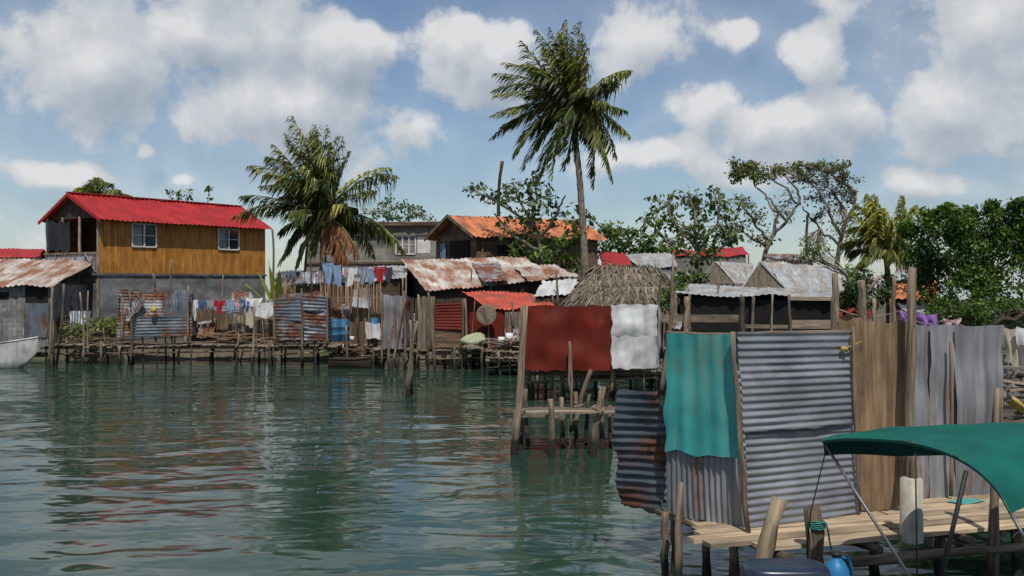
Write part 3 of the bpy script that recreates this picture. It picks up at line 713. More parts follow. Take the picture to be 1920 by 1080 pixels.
palm('yellowish palm rising behind tin roofs',32,[(1668,600),(1665,520)],(1660,478),
 [(1592,398),(1612,378),(1632,364),(1655,362),(1680,366),(1698,388),(1700,430),(1590,430),(1590,460),(1602,492),(1698,470),(1640,390),(1625,420),(1610,500)],L_palmy,.62,r0=.13,nuts=False,arch=.28,ysp=.9,extra=5,wind=Vector((-.3,0,0)),fill=((1650,400),(1670,400),(1640,430),(1680,430)))
palm('distant palm crown showing behind the red roof',62,[(190,480),(188,420)],(186,368),
 [(142,358),(150,348),(168,343),(190,343),(212,346),(228,356),(232,365),(145,368),(180,340)],L_palmy,.9,r0=.16,nuts=False,arch=.2,ysp=1.2,extra=4)

def leaves(mb,c,rx,ry,rz,n,size,hang=.3,vb=.5):
    for i in range(n):
        while True:
            q=Vector((rr(-1,1),rr(-1,1),rr(-1,1)))
            if q.length<1: break
        q=q*(.55+.45*q.length) if q.length>0 else q
        p=c+Vector((q.x*rx,q.y*ry,q.z*rz))
        d=Vector((rr(-1,1),rr(-1,1),rr(-1,.7)-hang)).normalized(); n_=Vector((rr(-1,1),rr(-1,1),rr(.2,1.4))).normalized()
        sd=d.cross(n_).normalized(); l=size*rr(.6,1.3); w=l*.27
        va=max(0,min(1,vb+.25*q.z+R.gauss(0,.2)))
        k=len(mb.v); mb.v+=[p,p+d*l*.5+sd*w,p+d*l,p+d*l*.5-sd*w]; mb.face((k,k+1,k+2,k+3),[(0,0)]*4,va)
def tree(name,label,d,trunk,limbs,clumps,leafmat,size=.22,twigs=8,r0=.14,barkm='branch',density=1.0,category='tree',yk=1.0,hang=.3,sub=3,tw=1.0):
    base=W(trunk[0][0],trunk[0][1],d)
    t=thing(name,label,category,Vector((base.x,base.y,.4)))
    mb=MB(); pts=[Vector((base.x,base.y,.3))]+[W(u,v,d) for u,v in trunk]
    n=len(pts); mb.tube(pts,[r0*(1-.5*i/n) for i in range(n)],8,var=.5,wob=.06)
    ends=[(pts[-1])]
    for lb in limbs:
        q=[]; dy=rr(-.5,.5)
        for i,(u,v) in enumerate(lb):
            q.append(W(u,v,d)+Vector((rr(-.04,.04),dy*i*.6,rr(-.04,.04))))
        qq=[]
        for a,b_ in zip(q[:-1],q[1:]):
            for k in range(4):
                qq.append(a.lerp(b_,k/4)+Vector((rr(-.06,.06),rr(-.06,.06),rr(-.06,.06))))
        qq.append(q[-1]); m_=len(qq)
        mb.tube(qq,[r0*.5*(1-.75*i/m_)+.012 for i in range(m_)],6,wob=.08)
        ends+=qq[m_//2:]
    lf=MB()
    for cl in clumps:
        u,v,ru,rv,nl=cl[:5]; vb=cl[5] if len(cl)>5 else .5
        c=W(u,v,d)+Vector((0,rr(-.6,.6)*yk,0)); k=d/F; rx=ru*k; rz=rv*k; ry=max(rx,rz)*.8*yk
        near=min(ends,key=lambda e_:(e_-c).length)
        for i in range(twigs):
            q=c+Vector((rr(-.85,.85)*rx,rr(-.8,.8)*ry,rr(-.8,.85)*rz)); md_=near.lerp(q,.5)+Vector((rr(-.12,.12),rr(-.12,.12),rr(-.1,.15)))
            mb.tube([near,near.lerp(md_,.5)+Vector((rr(-.05,.05),0,rr(-.05,.05))),md_,q],[.025*tw,.02*tw,.014*tw,.006*tw],4,cap=False)
            for s_ in range(sub):
                e2=md_.lerp(q,R.random())+Vector((rr(-.4,.4)*rx,rr(-.4,.4)*ry,rr(-.3,.4)*rz)); mb.tube([md_,e2],[.01,.004],3,cap=False)
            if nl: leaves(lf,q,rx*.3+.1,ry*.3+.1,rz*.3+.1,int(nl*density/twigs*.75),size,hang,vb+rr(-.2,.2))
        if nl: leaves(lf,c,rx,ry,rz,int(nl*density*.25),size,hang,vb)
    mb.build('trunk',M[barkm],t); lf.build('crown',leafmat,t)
    return t
tree('broadleaf_tree','sparse broadleaf tree in front of the orange-roofed house',46,[(1020,520),(1015,470),(1005,430)],
 [[(1005,430),(975,380),(960,345)],[(1005,430),(940,385),(890,355)],[(1012,450),(1045,400),(1060,370)],[(1015,470),(1075,430),(1105,400)],[(1000,430),(1000,380),(985,340)],[(1010,470),(960,440),(925,400)],[(1018,480),(1060,470),(1090,450)]],
 [(893,350,26,16,35),(925,368,30,18,45),(960,350,25,22,60),(1000,345,28,20,60),(975,385,35,22,80),(1030,372,25,18,45),(1060,400,28,24,40),(1015,410,40,25,90),(970,425,35,25,100),(990,455,40,25,150),(1030,470,40,25,170),(1075,440,28,25,100),(1100,405,20,22,45),(1060,480,35,22,150),(1000,350,10,20,20)],L_tree,.32,twigs=7)
tree('broadleaf_tree','broadleaf tree with upright leafy branches by the thatched hut',42,[(1315,540),(1312,500),(1308,470)],
 [[(1308,470),(1270,430),(1240,380)],[(1308,470),(1300,400),(1290,360)],[(1310,470),(1340,420),(1350,370)],[(1312,490),(1355,460),(1375,420)],[(1310,490),(1260,460),(1215,410)]],
 [(1240,385,25,25,90),(1222,412,24,18,70),(1262,415,30,28,110),(1290,375,28,24,100),(1318,395,28,28,110),(1345,372,22,24,90),(1358,405,24,28,100),(1340,440,35,24,140),(1290,440,38,28,150),(1255,450,34,20,110),(1310,475,38,22,140),(1370,440,22,22,70)],L_tree,.27,twigs=8)
tree('windswept_tree','windswept tree with twisted bare limbs and flat canopy',46,[(1430,500),(1436,470),(1450,440)],
 [[(1450,440),(1478,415),(1500,385),(1480,350),(1440,325),(1400,320)],[(1445,455),(1418,430),(1400,400),(1385,385)],[(1450,440),(1462,400),(1445,365),(1420,345)],[(1500,385),(1495,360),(1470,330)],[(1440,465),(1415,450),(1395,435)],[(1478,415),(1455,395),(1440,370)]],
 [(1395,315,28,13,330,.5),(1425,312,28,12,300,.55),(1382,332,18,12,190,.45),(1450,322,22,11,130,.5),(1410,335,26,10,120,.4),(1390,385,24,18,150,.5),(1412,412,28,22,120,.5),(1380,425,16,14,60),(1480,375,26,24,45,.5),(1462,405,25,24,36),(1425,445,28,18,80)],L_olive,.19,twigs=9,sub=5)
tree('windswept_tree','windswept tree with dense twiggy crown leaning with the wind',48,[(1568,505),(1574,460),(1584,420)],
 [[(1584,420),(1600,385),(1590,355),(1550,330),(1500,315)],[(1578,450),(1560,410),(1545,380),(1520,350),(1480,330)],[(1584,420),(1575,380),(1555,350)],[(1578,460),(1550,440),(1530,410),(1515,385)],[(1600,385),(1605,360),(1570,335)]],
 [(1478,314,30,11,300,.5),(1515,312,34,11,320,.5),(1552,318,34,12,300,.5),(1585,338,24,16,190,.45),(1535,335,40,14,200,.4),(1600,365,16,20,90,.4),(1500,332,30,10,110,.4),(1565,362,36,22,140,.38),(1530,365,30,18,90,.38),(1548,395,32,24,90,.35),(1585,400,22,28,70,.35),(1570,435,26,22,80,.35),(1515,462,26,16,150,.5),(1540,475,20,12,90,.5)],L_olive,.18,twigs=12,sub=7)
tree('background_tree','dark leafy trees behind the low tin roofs',58,[(1170,500),(1170,460)],
 [[(1170,460),(1140,430)],[(1170,460),(1200,430)]],
 [(1130,440,30,24,260,.42),(1165,445,30,22,260,.42),(1200,450,30,22,260,.42),(1235,460,30,18,200,.42),(1150,425,22,16,100,.5),(1120,465,24,16,200,.33),(1185,470,40,14,240,.33)],L_tree,.3,twigs=6)
tree('background_tree','scrubby green tree showing over the grey roof',66,[(740,480),(740,430)],[[(740,430),(715,395)],[(740,430),(775,400)]],
 [(715,380,26,14,50),(745,388,25,15,70),(775,395,24,14,60),(690,400,20,12,50),(740,405,50,8,120),(800,408,22,7,40)],L_tree,.3,twigs=8)
for (u,v,h) in ((320,378,24),(335,378,20),(352,380,24),(392,382,38)):
    d=60; t=thing('sapling','thin sapling with leafy top above the red roof','plant',G(u,d,.5),group='saplings behind the red roof')
    mb=MB(); mb.tube([G(u,d,.5),W(u+rr(-4,4),v,d),W(u+rr(-3,3),v-h*.8,d)],[.05,.03,.015],5); mb.build('stem',M['branch'],t)
    mb=MB(); leaves(mb,W(u,v-h*.8,d),.25,.25,.2,16,.3); leaves(mb,W(u,v-h*.35,d),.2,.2,.15,8,.25); mb.build('leaves',L_tree,t)
cl=[]
for (u,v,ru,rv) in [(1735,440,40,36),(1725,480,40,34),(1745,520,45,34),(1775,420,38,34),(1790,470,50,40),(1800,530,55,40),(1835,425,42,36),(1850,480,50,42),(1860,540,55,40),(1880,410,42,34),(1905,460,50,45),(1925,400,45,28),(1930,520,55,45),(1960,440,60,50),(1985,500,60,50),(1820,400,22,14),(1900,384,26,12),(1760,565,50,25),(1890,580,60,24),(1820,585,60,20),(1718,430,18,20),(1975,400,50,30),(1745,405,14,14),(1765,395,10,12),(1860,390,12,10),(1810,445,40,34),(1830,500,50,36),(1880,440,40,30),(1770,500,40,34)]:
    cl.append((u,v,ru*.88,rv*.88,950,.25+.42*R.random()))
tree('mangrove_tree','dense bright green mangrove thicket behind the latrines',25,[(1830,600),(1830,540)],[[(1830,540),(1800,470)],[(1830,540),(1870,460)],[(1830,540),(1760,490)],[(1830,540),(1920,470)]],cl,L_bush,.11,twigs=14,sub=0,yk=.9,barkm='darkwood',r0=.1,tw=.5)
tree('mangrove_tree','mangrove foliage hanging down behind the tin wall',21.5,[(1850,640),(1850,610)],[[(1850,610),(1800,590)],[(1850,610),(1910,590)]],[(1775,585,30,18,300,.4),(1820,590,34,18,350,.35),(1870,588,34,20,350,.4),(1925,590,40,24,380,.4)],L_bush,.11,twigs=8,sub=1,barkm='darkwood')
tree('shrub','leafy shrub growing between huts',31,[(1620,600),(1620,560)],[[(1620,560),(1590,520)],[(1620,560),(1650,520)]],
 [(1590,540,28,28,500,.35),(1625,530,32,30,600,.4),(1660,545,26,28,450,.4),(1600,565,40,18,400,.3),(1535,468,26,12,100,.5),(1520,480,20,10,80,.4)],L_bush,.14,category='bush')
tree('shrub','green creeper bush beside the thatched hut',30,[(1262,610),(1262,580)],[[(1262,580),(1258,550)]],[(1255,565,18,26,350,.35),(1268,590,18,18,250,.35),(1278,548,12,18,130,.5)],L_bush,.13,category='bush')
tree('shrub','scraggly shrub between low tin roofs',38.5,[(1300,560),(1300,530)],[[(1300,530),(1290,510)]],[(1290,515,20,14,130,.45),(1310,522,16,10,90,.4),(1275,525,16,10,90,.4)],L_tree,.2,category='bush')
tree('shrub','low yellow-green shrubs on the bank',40.2,[(170,640),(170,630)],[[(170,630),(150,615)]],[(140,618,25,14,260,.6),(175,612,28,15,300,.6),(205,608,24,16,260,.7),(160,630,40,10,200,.4)],L_olive,.18,category='bush')
tree('shrub','low shrub below the concrete wall',42,[(350,640),(350,620)],[[(350,620),(345,600)]],[(345,595,16,10,90,.4),(120,600,20,12,120,.4)],L_bush,.16,category='bush')
bt=thing('banana_plant','small banana plant with broad arching leaves','plant',G(520,42,.5)); mb=MB()
C=G(520,42,1.7)
for (u,v) in ((455,528),(478,505),(500,485),(530,498)):
    tip=W(u,v,42)+Vector((0,rr(-.6,.3),0)); c=C.lerp(tip,.5)+Z*.35
    def fn(a,b_,tip=tip,c=c):
        p=C*(1-b_)**2+c*2*b_*(1-b_)+tip*b_*b_; w=.16*math.sin(min(1,b_*1.05+.08)*math.pi)**.7; sd=(tip-C).cross(Z).normalized()
        return p+sd*(a-.5)*2*w+Z*(-abs(a-.5)*.12)+Z*rr(-.02,.02)
    mb.grid(fn,4,14,var=rr(.2,.7))
mb.build('leaves',L_palmy,bt)
mb=MB(); mb.tube([G(522,42,.4),G(520,42,1.8)],[.1,.06],8); mb.build('stem',M['rib'],bt)

pole_obj(941,520,941,302,54,.13,'tall dark utility pole behind the orange roof',name='utility_pole',group='utility poles',mat='darkwood')
pole_obj(1513,500,1514,403,56,.09,'slim dark utility pole among the trees',name='utility_pole',group='utility poles',mat='darkwood')

# ================================================================== FAR SHORE
jetty(82,522,38,.74,1.5,'long low jetty of rough planks on thin stilts',step=1.0,tall=.4)
jetty(505,625,37.6,.74,1.6,'plank platform on stilts below the rusty cubicle',step=.6,tall=.3)
jetty(700,800,36.5,.7,1.4,'short stilt platform below a pale tin cubicle',step=.6,tall=.4)
jetty(775,985,36,.68,1.8,'stilt platform in front of the red lean-to',step=.6,tall=.3)
jetty(918,985,33.5,.6,1.4,'broken low stilt platform heaped with boards',step=.45,tall=.3)
jetty(620,700,40,.6,1.2,'low plank walkway between two platforms',step=.8)

cubicle('tin_latrine','over-water latrine clad in rusty corrugated tin',G(292,38,.7),[
 ('panel',((222,634,38.3),(250,630,38.1),(262,545,38.0),(220,543,38.4)),'rusty','u',.12,.011,'rust-streaked pale tin panel'),
 ('panel',((252,632,37.95),(362,630,38.0),(360,592,38.0),(258,594,37.9)),'darkzinc','u',.12,.011,'blue-grey horizontal corrugated panel'),
 ('panel',((258,598,38.03),(310,596,38.06),(312,550,38.10),(262,548,38.05)),'rusty','u',.12,.011,'rusted brown tin panel'),
 ('panel',((306,596,38.0),(356,592,38.06),(350,542,38.10),(304,547,38.05)),'darkzinc','v',.12,.011,'dull grey tin panel'),
 ('panel',((244,600,37.86),(275,566,37.86),(264,550,37.9),(236,582,37.9)),'rusty','v',.12,.011,'skewed rusty scrap sheet'),
 ('panel',((352,632,38),(364,628,39.2),(364,552,39.2),(352,556,38)),'darkzinc','u',.12,.018,None),
 ('panel',((222,632,38.3),(236,628,39.5),(236,556,39.5),(222,552,38.3)),'darkzinc','u',.12,.018,None),
 ('panel',((236,628,39.5),(364,628,39.2),(364,556,39.2),(236,556,39.5)),'darkzinc','u',.12,.018,None)],
 [(245,690,243,545,37.8,.05),(292,640,290,515,38.3,.04),(352,640,353,535,37.8,.045),(228,640,230,560,37.9,.035)],dent=.05)
cubicle('tin_latrine','over-water latrine of blue-grey tin with rust band',G(565,37.6,.7),[
 ('panel',rect(514,566,556,600,37.7,37.4,3),'darkzinc','u',.13,.012,'blue-grey tin panel'),
 ('panel',rect(516,566,592,640,37.74,37.44,3),'rusty','u',.13,.012,'heavily rusted tin panel'),
 ('panel',rect(566,615,612,640,37.4,37.7,3),'darkzinc','u',.13,.012,None),
 ('panel',rect(566,612,580,618,37.43,37.73,3),'rusty','u',.13,.012,'heavily rusted tin panel'),
 ('panel',rect(566,610,553,585,37.38,37.68,3),'darkzinc','u',.13,.012,None),
 ('panel',((612,640,37.7),(620,634,39),(620,560,39),(612,556,37.7)),'darkzinc','u',.13,.02,None),
 ('panel',((520,636,39),(620,634,39),(620,560,39),(520,560,39)),'darkzinc','u',.13,.02,None)],
 [(566,690,565,540,37.2,.05),(516,650,514,545,37.6,.04),(612,650,613,548,37.5,.04),(585,560,582,470,39,.035)],dent=.05)
cubicle('tin_latrine','narrow over-water latrine of pale ribbed tin',G(735,36.4,.7),[
 ('panel',((717,652,36.4),(752,655,36.2),(758,556,36.2),(719,551,36.4)),'zincv','v',.12,.014,None),
 ('panel',((757,652,36.25),(772,645,37.4),(772,560,37.4),(757,553,36.25)),'darkzinc','v',.12,.018,None),
 ('panel',((720,648,37.6),(772,645,37.4),(772,560,37.4),(720,560,37.6)),'darkzinc','v',.12,.018,None)],
 [(716,700,715,548,36.3,.045),(758,700,757,545,36.1,.045),(742,690,741,560,36.1,.03)],dent=.05)
wc_=cubicle('plank_latrine','wooden board cubicle patched with red-brown tin',G(828,36.2,.7),[
 ('panel',rect(815,869,568,616,36.2,None,3),'redpaint','u',.11,.012,'red-brown corrugated patch')],
 [(784,690,784,552,36.1,.05),(815,690,814,556,36.1,.05),(870,690,869,560,36.1,.05),(860,690,862,640,36,.04)])
mb=MB()
for k in range(4): mb.beam(W(788+k*7.5,655,36.3),W(788+k*7.5,556+rr(-3,4),36.3),.135,.03)
mb.build('door',M['plank'],wc_)
mb=MB()
for k in range(4): mb.beam(W(815,620+k*9,36.25),W(869,620+k*9+rr(-1,1),36.25),.03,.16,up=Z)
mb.build('board_wall',M['brownplank'],wc_)
mb=MB()
for k in range(9): mb.beam(W(786+k*10,655,37.6),W(786+k*10,560+rr(-3,3),37.6),.19,.03)
mb.build('back_wall',M['darkwood'],wc_)

def stick_fence(u0,u1,v0,v1,d,mat,label,w=.05,gap=1.15,jit=6,cat='fence',dR=None,name='stick_fence'):
    a=W(u0,v1,d); b_=W(u1,v1,dR or d); L_=(b_-a).length; mb=MB(); n=int(L_/(w*gap))
    for i in range(n):
        q=i/n; p=a.lerp(b_,q); top=H-(v0+rr(-jit,jit)-527)/F*d
        if w<.08: mb.tube([p,Vector((p.x+rr(-.04,.04),p.y,top))],[w*.5,w*.4],5)
        else: mb.beam(p,Vector((p.x+rr(-.01,.01),p.y,top)),w,.03,up=Vector((0,1,0)))
    for q in (.3,.75):
        z=a.z+(H-(v0-527)/F*d-a.z)*q; mb.beam(Vector((a.x,a.y+.06,z)),Vector((b_.x,b_.y+.06,z)),.06,.05)
    return mb.build(name,M[mat],label=label,category=cat)
stick_fence(600,715,530,640,41.2,'cane','tall fence of brown cane sticks')
stick_fence(520,600,520,600,42.5,'cane','ragged cane fence behind the tin cubicle',jit=10)
stick_fence(362,432,583,640,39.7,'brownplank','low fence of weathered brown boards',w=.16,gap=1.03,jit=3,name='board_fence')
stick_fence(432,478,588,640,39.6,'plank','short fence of pale boards',w=.14,gap=1.03,jit=4,name='board_fence')
stick_fence(476,514,592,636,39.5,'cane','low fence of orange-brown sticks',jit=4)
stick_fence(616,712,598,655,40.6,'brownplank','low brown board fence along the walkway',w=.13,gap=1.1,jit=6,name='board_fence')
stick_fence(772,790,560,640,37,'darkwood','dark board screen beside the pale cubicle',w=.14,jit=3,name='board_fence')
stick_fence(1233,1262,600,655,29,'plank','grey board screen by the white sheet',w=.14,jit=3,name='board_fence')
stick_fence(1300,1392,572,612,30.5,'cane','stick fence around the open shed',jit=6)
stick_fence(100,220,600,640,41.4,'darkwood','dark ragged board fence on the bank',w=.12,gap=1.1,jit=8,name='board_fence')
stick_fence(935,1060,585,660,36.9,'darkwood','dark board screen behind the board heap',w=.16,jit=5,name='board_fence')
def pile(u0,u1,v,d,n,label,mat='deckplank',ln=(.5,1.6),hh=.35,name='board_pile'):
    mb=MB(); 
    for i in range(n):
        p=W(rr(u0,u1),v,d)+Vector((0,rr(-.5,.5),rr(0,hh))); an=rr(-.5,.5) if R.random()<.8 else rr(-1.5,1.5); l=rr(*ln)/2
        dv=Vector((math.cos(an),math.sin(an)*.7,rr(-.2,.2)))*l
        mb.beam(p-dv,p+dv,rr(.06,.16),.03)
    return mb.build(name,M[mat],label=label,category='wood pile')
pile(400,515,642,39,28,'scattered driftwood and boards on the jetty',mat='cane')
pile(930,985,655,34,26,'heap of broken grey boards',mat='plank')
pile(780,870,662,36.5,10,'loose boards on the platform',mat='plank',hh=.12)
pile(640,710,668,39,18,'pile of logs beside the dark canoe',mat='brownplank')
pile(1000,1180,690,29,24,'tangle of grey boards beneath the red cubicle',mat='brownplank',hh=.4)
pile(700,770,668,37,10,'driftwood and planks at the water edge',mat='plank')
pile(110,230,640,39,12,'driftwood lying on the long jetty',mat='brownplank',hh=.15)

for (u0,v0,u1,v1,d,r) in ((90,700,98,540,37,.06),(104,690,120,532,38,.055),(100,690,96,560,37.5,.05),(155,690,150,548,38,.04),(168,690,165,545,38.3,.04),(190,690,188,640,37.5,.05),
  (268,690,266,600,38.2,.04),(323,640,322,486,39.5,.045),(470,690,476,575,37.5,.05),(508,690,505,640,37.5,.05),(440,660,441,590,39,.04),
  (606,560,607,478,41,.04),(573,560,577,440,43,.06),(690,650,693,505,39,.04),(676,640,672,540,40,.035),(650,690,648,610,38,.04),(735,700,760,560,36,.045),(730,700,728,630,35.7,.05),
  (1045,560,1043,506,37,.045),(880,560,884,505,41,.04),(962,600,960,565,36,.04),(1130,610,1128,500,31,.04),(415,560,418,515,41,.03),(1420,560,1424,500,31,.03),
  (1253,650,1262,480,28,.05),(1240,640,1238,520,28.5,.045),(1345,640,1347,520,29,.03),(1350,560,1352,485,31,.03),(508,560,510,430,47,.06),(290,560,287,512,41,.04),(870,700,872,560,36,.05),(905,700,905,650,35.5,.055),(850,705,851,650,35.6,.05),(815,700,813,645,35.6,.05)):
    pole_obj(u0,v0,u1,v1,d,r,under=.3)
for i in range(14):
    u=rr(90,1000); dd=rr(37.2,40.5) if u<700 else rr(35.5,37); vt=rr(550,630); 
    pole_obj(u,665,u+rr(-9,9),vt,dd,rr(.018,.035),'thin crooked stick among the shoreline cubicles',under=.6,name='wooden_stick',group='thin sticks along the shore')
for i,(u,v,w,h,d,mm) in enumerate(((385,615,34,30,39.3,'rusty'),(150,600,40,34,41.2,'darkzinc'),(640,585,30,30,40.9,'rusty'),(700,620,28,30,38.4,'zincv'),(770,610,24,44,37.3,'rusty'),(962,620,30,36,36.1,'rusty'),(1015,600,34,30,36.5,'zincv'),(455,560,40,26,41.6,'rusty'),(585,520,60,22,42.2,'darkzinc'),(1265,600,26,30,28.6,'rusty'),(120,575,34,40,42.4,'rusty'),(678,560,34,36,41.0,'zincv'),(420,575,60,26,42.5,'darkzinc'),(560,570,80,40,41.5,'rusty'))):
    mb=MB(); a=rr(-4,4); mb.sheet(W(u-w/2,v+h/2+a,d),W(u+w/2,v+h/2-a,d),W(u+w/2+a,v-h/2-a,d+.3),W(u-w/2+a,v-h/2+a,d+.3),.12,.012,R.choice('uv'),dent=.05,rag=.04,res=4)
    mb.build('tin_sheet',M[mm],label='weathered scrap tin sheet leaning among the shacks',category='sheet',group='scrap tin sheets')
pole_obj(766,745,781,602,27.3,.06,'leaning pole standing alone in the water',under=.5)
pole_obj(772,735,770,600,28.2,.045,'thin pole standing in open water',under=.5)

# boats
def hull(par,stern,bow,beam,z0,z1,mat,inner='plank',sheer=.25,name='hull'):
    ax=(bow-stern); L_=ax.length; ax.normalize(); sd=ax.cross(Z).normalized(); N=18
    def prof(s):
        w=beam/2*(1-max(0,(s-.45)/.55)**2.2)*(.82+.18*min(1,s*3)); return max(w,.015)
    def zt(s): return z1+sheer*max(0,s-.4)**2*2.2
    prf=[(0,0),(.45,.02),(.75,.18),(.92,.5),(1,1)]
    def outer(a,b_,ins=0):
        s=b_; k=(a-.5)*2; sg=math.copysign(1,k); f=abs(k)*4; i=min(int(f),3); q=f-i
        x=prf[i][0]+(prf[i+1][0]-prf[i][0])*q; y=prf[i][1]+(prf[i+1][1]-prf[i][1])*q
        kz=z0+ (zt(s)-z0)*.6*max(0,(s-.8)/.2)**2+ins
        return stern+ax*(s*L_)+sd*(sg*x*max(.005,prof(s)-ins))+Z*(kz+(zt(s)-kz)*y)
    mb=MB(); mb.grid(outer,16,N,sc=(2,L_))
    n=len(mb.v); pts=[outer(i/8,0) for i in range(9)]; mb.v+=pts; mb.face(tuple(range(n,n+9)),[(p.x,p.z) for p in pts],.5)
    mb.build(name,M[mat],par)
    mb=MB(); mb.grid(lambda a,b_: outer(a,.01+b_*.96,.03),16,N,sc=(2,L_)); mb.build('lining',M[inner],par)
    for sg in (0,1):
        mb=MB(); mb.tube([outer(sg,i/N)+Z*.01 for i in range(N+1)],[.03]*(N+1),6)
        mb.build('gunwale',M[mat],par)
    for s in (.25,.55):
        mb=MB(); c=stern+ax*(s*L_)+Z*(z1-.12); w=prof(s)-.06; mb.beam(c-sd*w,c+sd*w,.22,.03); mb.build('thwart',M['plank'],par)
bt=thing('rowing_boat','weathered white wooden boat moored by the bank','boat',G(-50,36.8)); hull(bt,G(-220,37.3),G(72,36.6),1.4,-.15,.78,'boatwhite',sheer=.45)
bt=thing('dugout_canoe','dark dugout canoe moored below the walkway','boat',G(670,37)); hull(bt,G(620,37.3),G(725,36.8),.7,-.08,.3,'darkwood',inner='darkwood',sheer=.25)

def barrel(u,vb,d,h,r,mat,label):
    b0=W(u,vb,d); t=thing('water_barrel',label,'barrel',b0); mb=MB()
    zs=[0,.03,.3,.32,.34,.64,.66,.68,.97,1]; rs=[.93,1,1,1.05,1,1,1.05,1,1,.94]
    mb.tube([b0+Z*h*z for z in zs],[r*k for k in rs],18); mb.build('body',M[mat],t)
    mb=MB(); mb.tube([b0+Z*h,b0+Z*(h+.03)],[r*.9,r*.88],18); mb.build('lid',M[mat],t)
barrel(628,640,39.5,.85,.26,'bluedull','blue plastic water barrel on the walkway'); barrel(644,638,39.7,.8,.24,'bluedull','blue plastic water barrel on the walkway')
barrel(700,630,40,.7,.22,'bluedull','blue plastic water barrel by the fence'); barrel(890,640,37.9,.5,.2,'darkzinc','dark metal drum by the red lean-to')
mb=MB(); mb.blob(W(889,640,35.9),.45,.35,.27,18,12,lump=.25); mb.build('net_bundle',M['net'],label='bundled pale green fishing net on the platform',category='net')
mb=MB(); mb.blob(W(885,652,35.6),.3,.2,.12,12,8,lump=.3); mb.build('sack',M['thatch'],label='slumped brown sack by the net',category='sack')
mb=MB(); mb.blob(W(288,580,37.7),.12,.12,.14,14,10); mb.tube([W(288,574,37.7),W(289,560,37.8)],[.012,.012],5); mb.build('buoy',M['yellow'],label='dull yellow round buoy hanging on the rusty cubicle',category='buoy')
for (u,v,d,s) in ((628,660,38.9,.12),(640,655,39,.1),(940,645,34,.12),(955,640,34.2,.14),(660,640,39.9,.1)):
    b0=W(u,v,d); mb=MB(); mb.tube([b0,b0+Z*s*2,b0+Z*s*2.02,b0+Z*s*.4],[s*.8,s,s*.93,s*.75],14); mb.build('bucket',M['white'],label='small white plastic bucket',category='bucket',group='white buckets on the walkways')
mb=MB(); mb.sheet(*[W(*q) for q in ((940,652,34),(975,640,34),(972,628,34.5),(944,638,34.5))],.15,.015); mb.build('tin_sheet',M['whitetin'],label='loose white tin sheet on the board heap',category='sheet')
def line(label,pts,r=.008,mat='rope'):
    q=[]
    for a,b_ in zip(pts[:-1],pts[1:]):
        a=W(*a); b_=W(*b_)
        for k in range(8):
            t=k/8; q.append(a.lerp(b_,t)-Z*.12*math.sin(t*math.pi))
    q.append(W(*pts[-1])); mb=MB(); mb.tube(q,[r]*len(q),4); mb.build('clothes_line',M[mat],label=label,category='rope')
def garment(u0,u1,v0,v1,d,col,kind,label):
    a=W(u0,v0,d); b_=W(u1,v0,d); h=(v1-v0)/F*d; w=(b_-a).length; ph=rr(0,6); mb=MB(); hem=rr(.02,.12)
    def strip(x0,x1,t0,t1,nx=10,ny=10):
        def fn(s,t):
            x=x0+(x1-x0)*s; tt=t0+(t1-t0)*t
            xx=.5+(x-.5)*(1-.18*tt)
            return a.lerp(b_,xx)+Vector((.02*math.sin(tt*5+ph),-.05*math.sin(x*13+ph+tt*1.5)*(.3+tt),-h*tt*(1+hem*math.sin(x*5+ph))+.02*math.sin(x*9+ph)*tt-.04*math.sin(x*3.14)*(1-tt)))
        mb.grid(fn,nx,ny,var=.5,sc=(w,h))
    if kind=='shirt':
        strip(.2,.8,0,1); strip(0,.2,.0,.42,4,5); strip(.8,1,.0,.42,4,5)
    else: strip(0,1,0,1)
    mb.build(kind,CL[col],label=label,category=kind,group='laundry on clothes lines')
line('clothes line between poles above the roofs',[(598,488,40),(665,498,40),(738,500,40)])
for g_ in ((604,626,492,532,'lblue','shirt'),(624,640,496,535,'lblue','towel'),(641,670,500,536,'white','shirt'),(645,652,502,520,'pink','towel'),(670,690,500,532,'grey','shirt'),(686,702,502,530,'lblue','towel'),(701,724,499,530,'red','shirt'),(722,736,500,528,'dark','towel')):
    garment(g_[0],g_[1],g_[2],g_[3],40+rr(-.05,.05),g_[4],g_[5],{'white':'white','lblue':'pale blue','red':'red','pink':'pink','grey':'grey','dark':'dark'}[g_[4]]+' '+g_[5]+' pegged on the line above the fence')
line('clothes line above the long jetty',[(352,560,39),(440,562,39),(518,560,39)])
for g_ in ((353,372,561,597,'white','shirt'),(373,384,562,580,'blue','towel'),(386,400,562,578,'grey','towel'),(401,422,562,588,'red','shirt'),(423,438,562,582,'lblue','towel'),(438,450,562,578,'pink','towel'),(451,470,560,580,'blue','shirt'),(460,492,558,574,'white','towel'),(458,475,574,612,'cream','towel'),(476,516,566,594,'white','towel'),(497,512,560,572,'cream','towel')):
    garment(g_[0],g_[1],g_[2],g_[3],39+rr(-.05,.05),g_[4],g_[5],{'white':'white','lblue':'pale blue','blue':'blue','cream':'cream','red':'red','pink':'pink','grey':'grey'}[g_[4]]+' '+g_[5]+' drying over the long jetty')
line('clothes line behind the near cubicle',[(1560,575,15),(1690,582,15),(1770,600,14.6)])
for g_ in ((1684,1720,580,615,'purple','shirt'),(1722,1762,586,612,'purple','towel'),(1765,1800,595,612,'pink','towel'),(1600,1640,578,596,'maroon','towel'),(1560,1600,576,592,'maroon','towel')):
    garment(*g_[:4],15+rr(-.03,.03),g_[4],g_[5],g_[4]+' '+g_[5]+' drying behind the plank screen')
line('clothes line beside the grey tin wall',[(1780,602,13),(1960,612,12.6)])
garment(1884,1912,612,682,12.7,'cream','towel','cream towel drying beside the tin wall'); garment(1908,1960,612,690,12.6,'white','shirt','white shirt drying beside the tin wall')
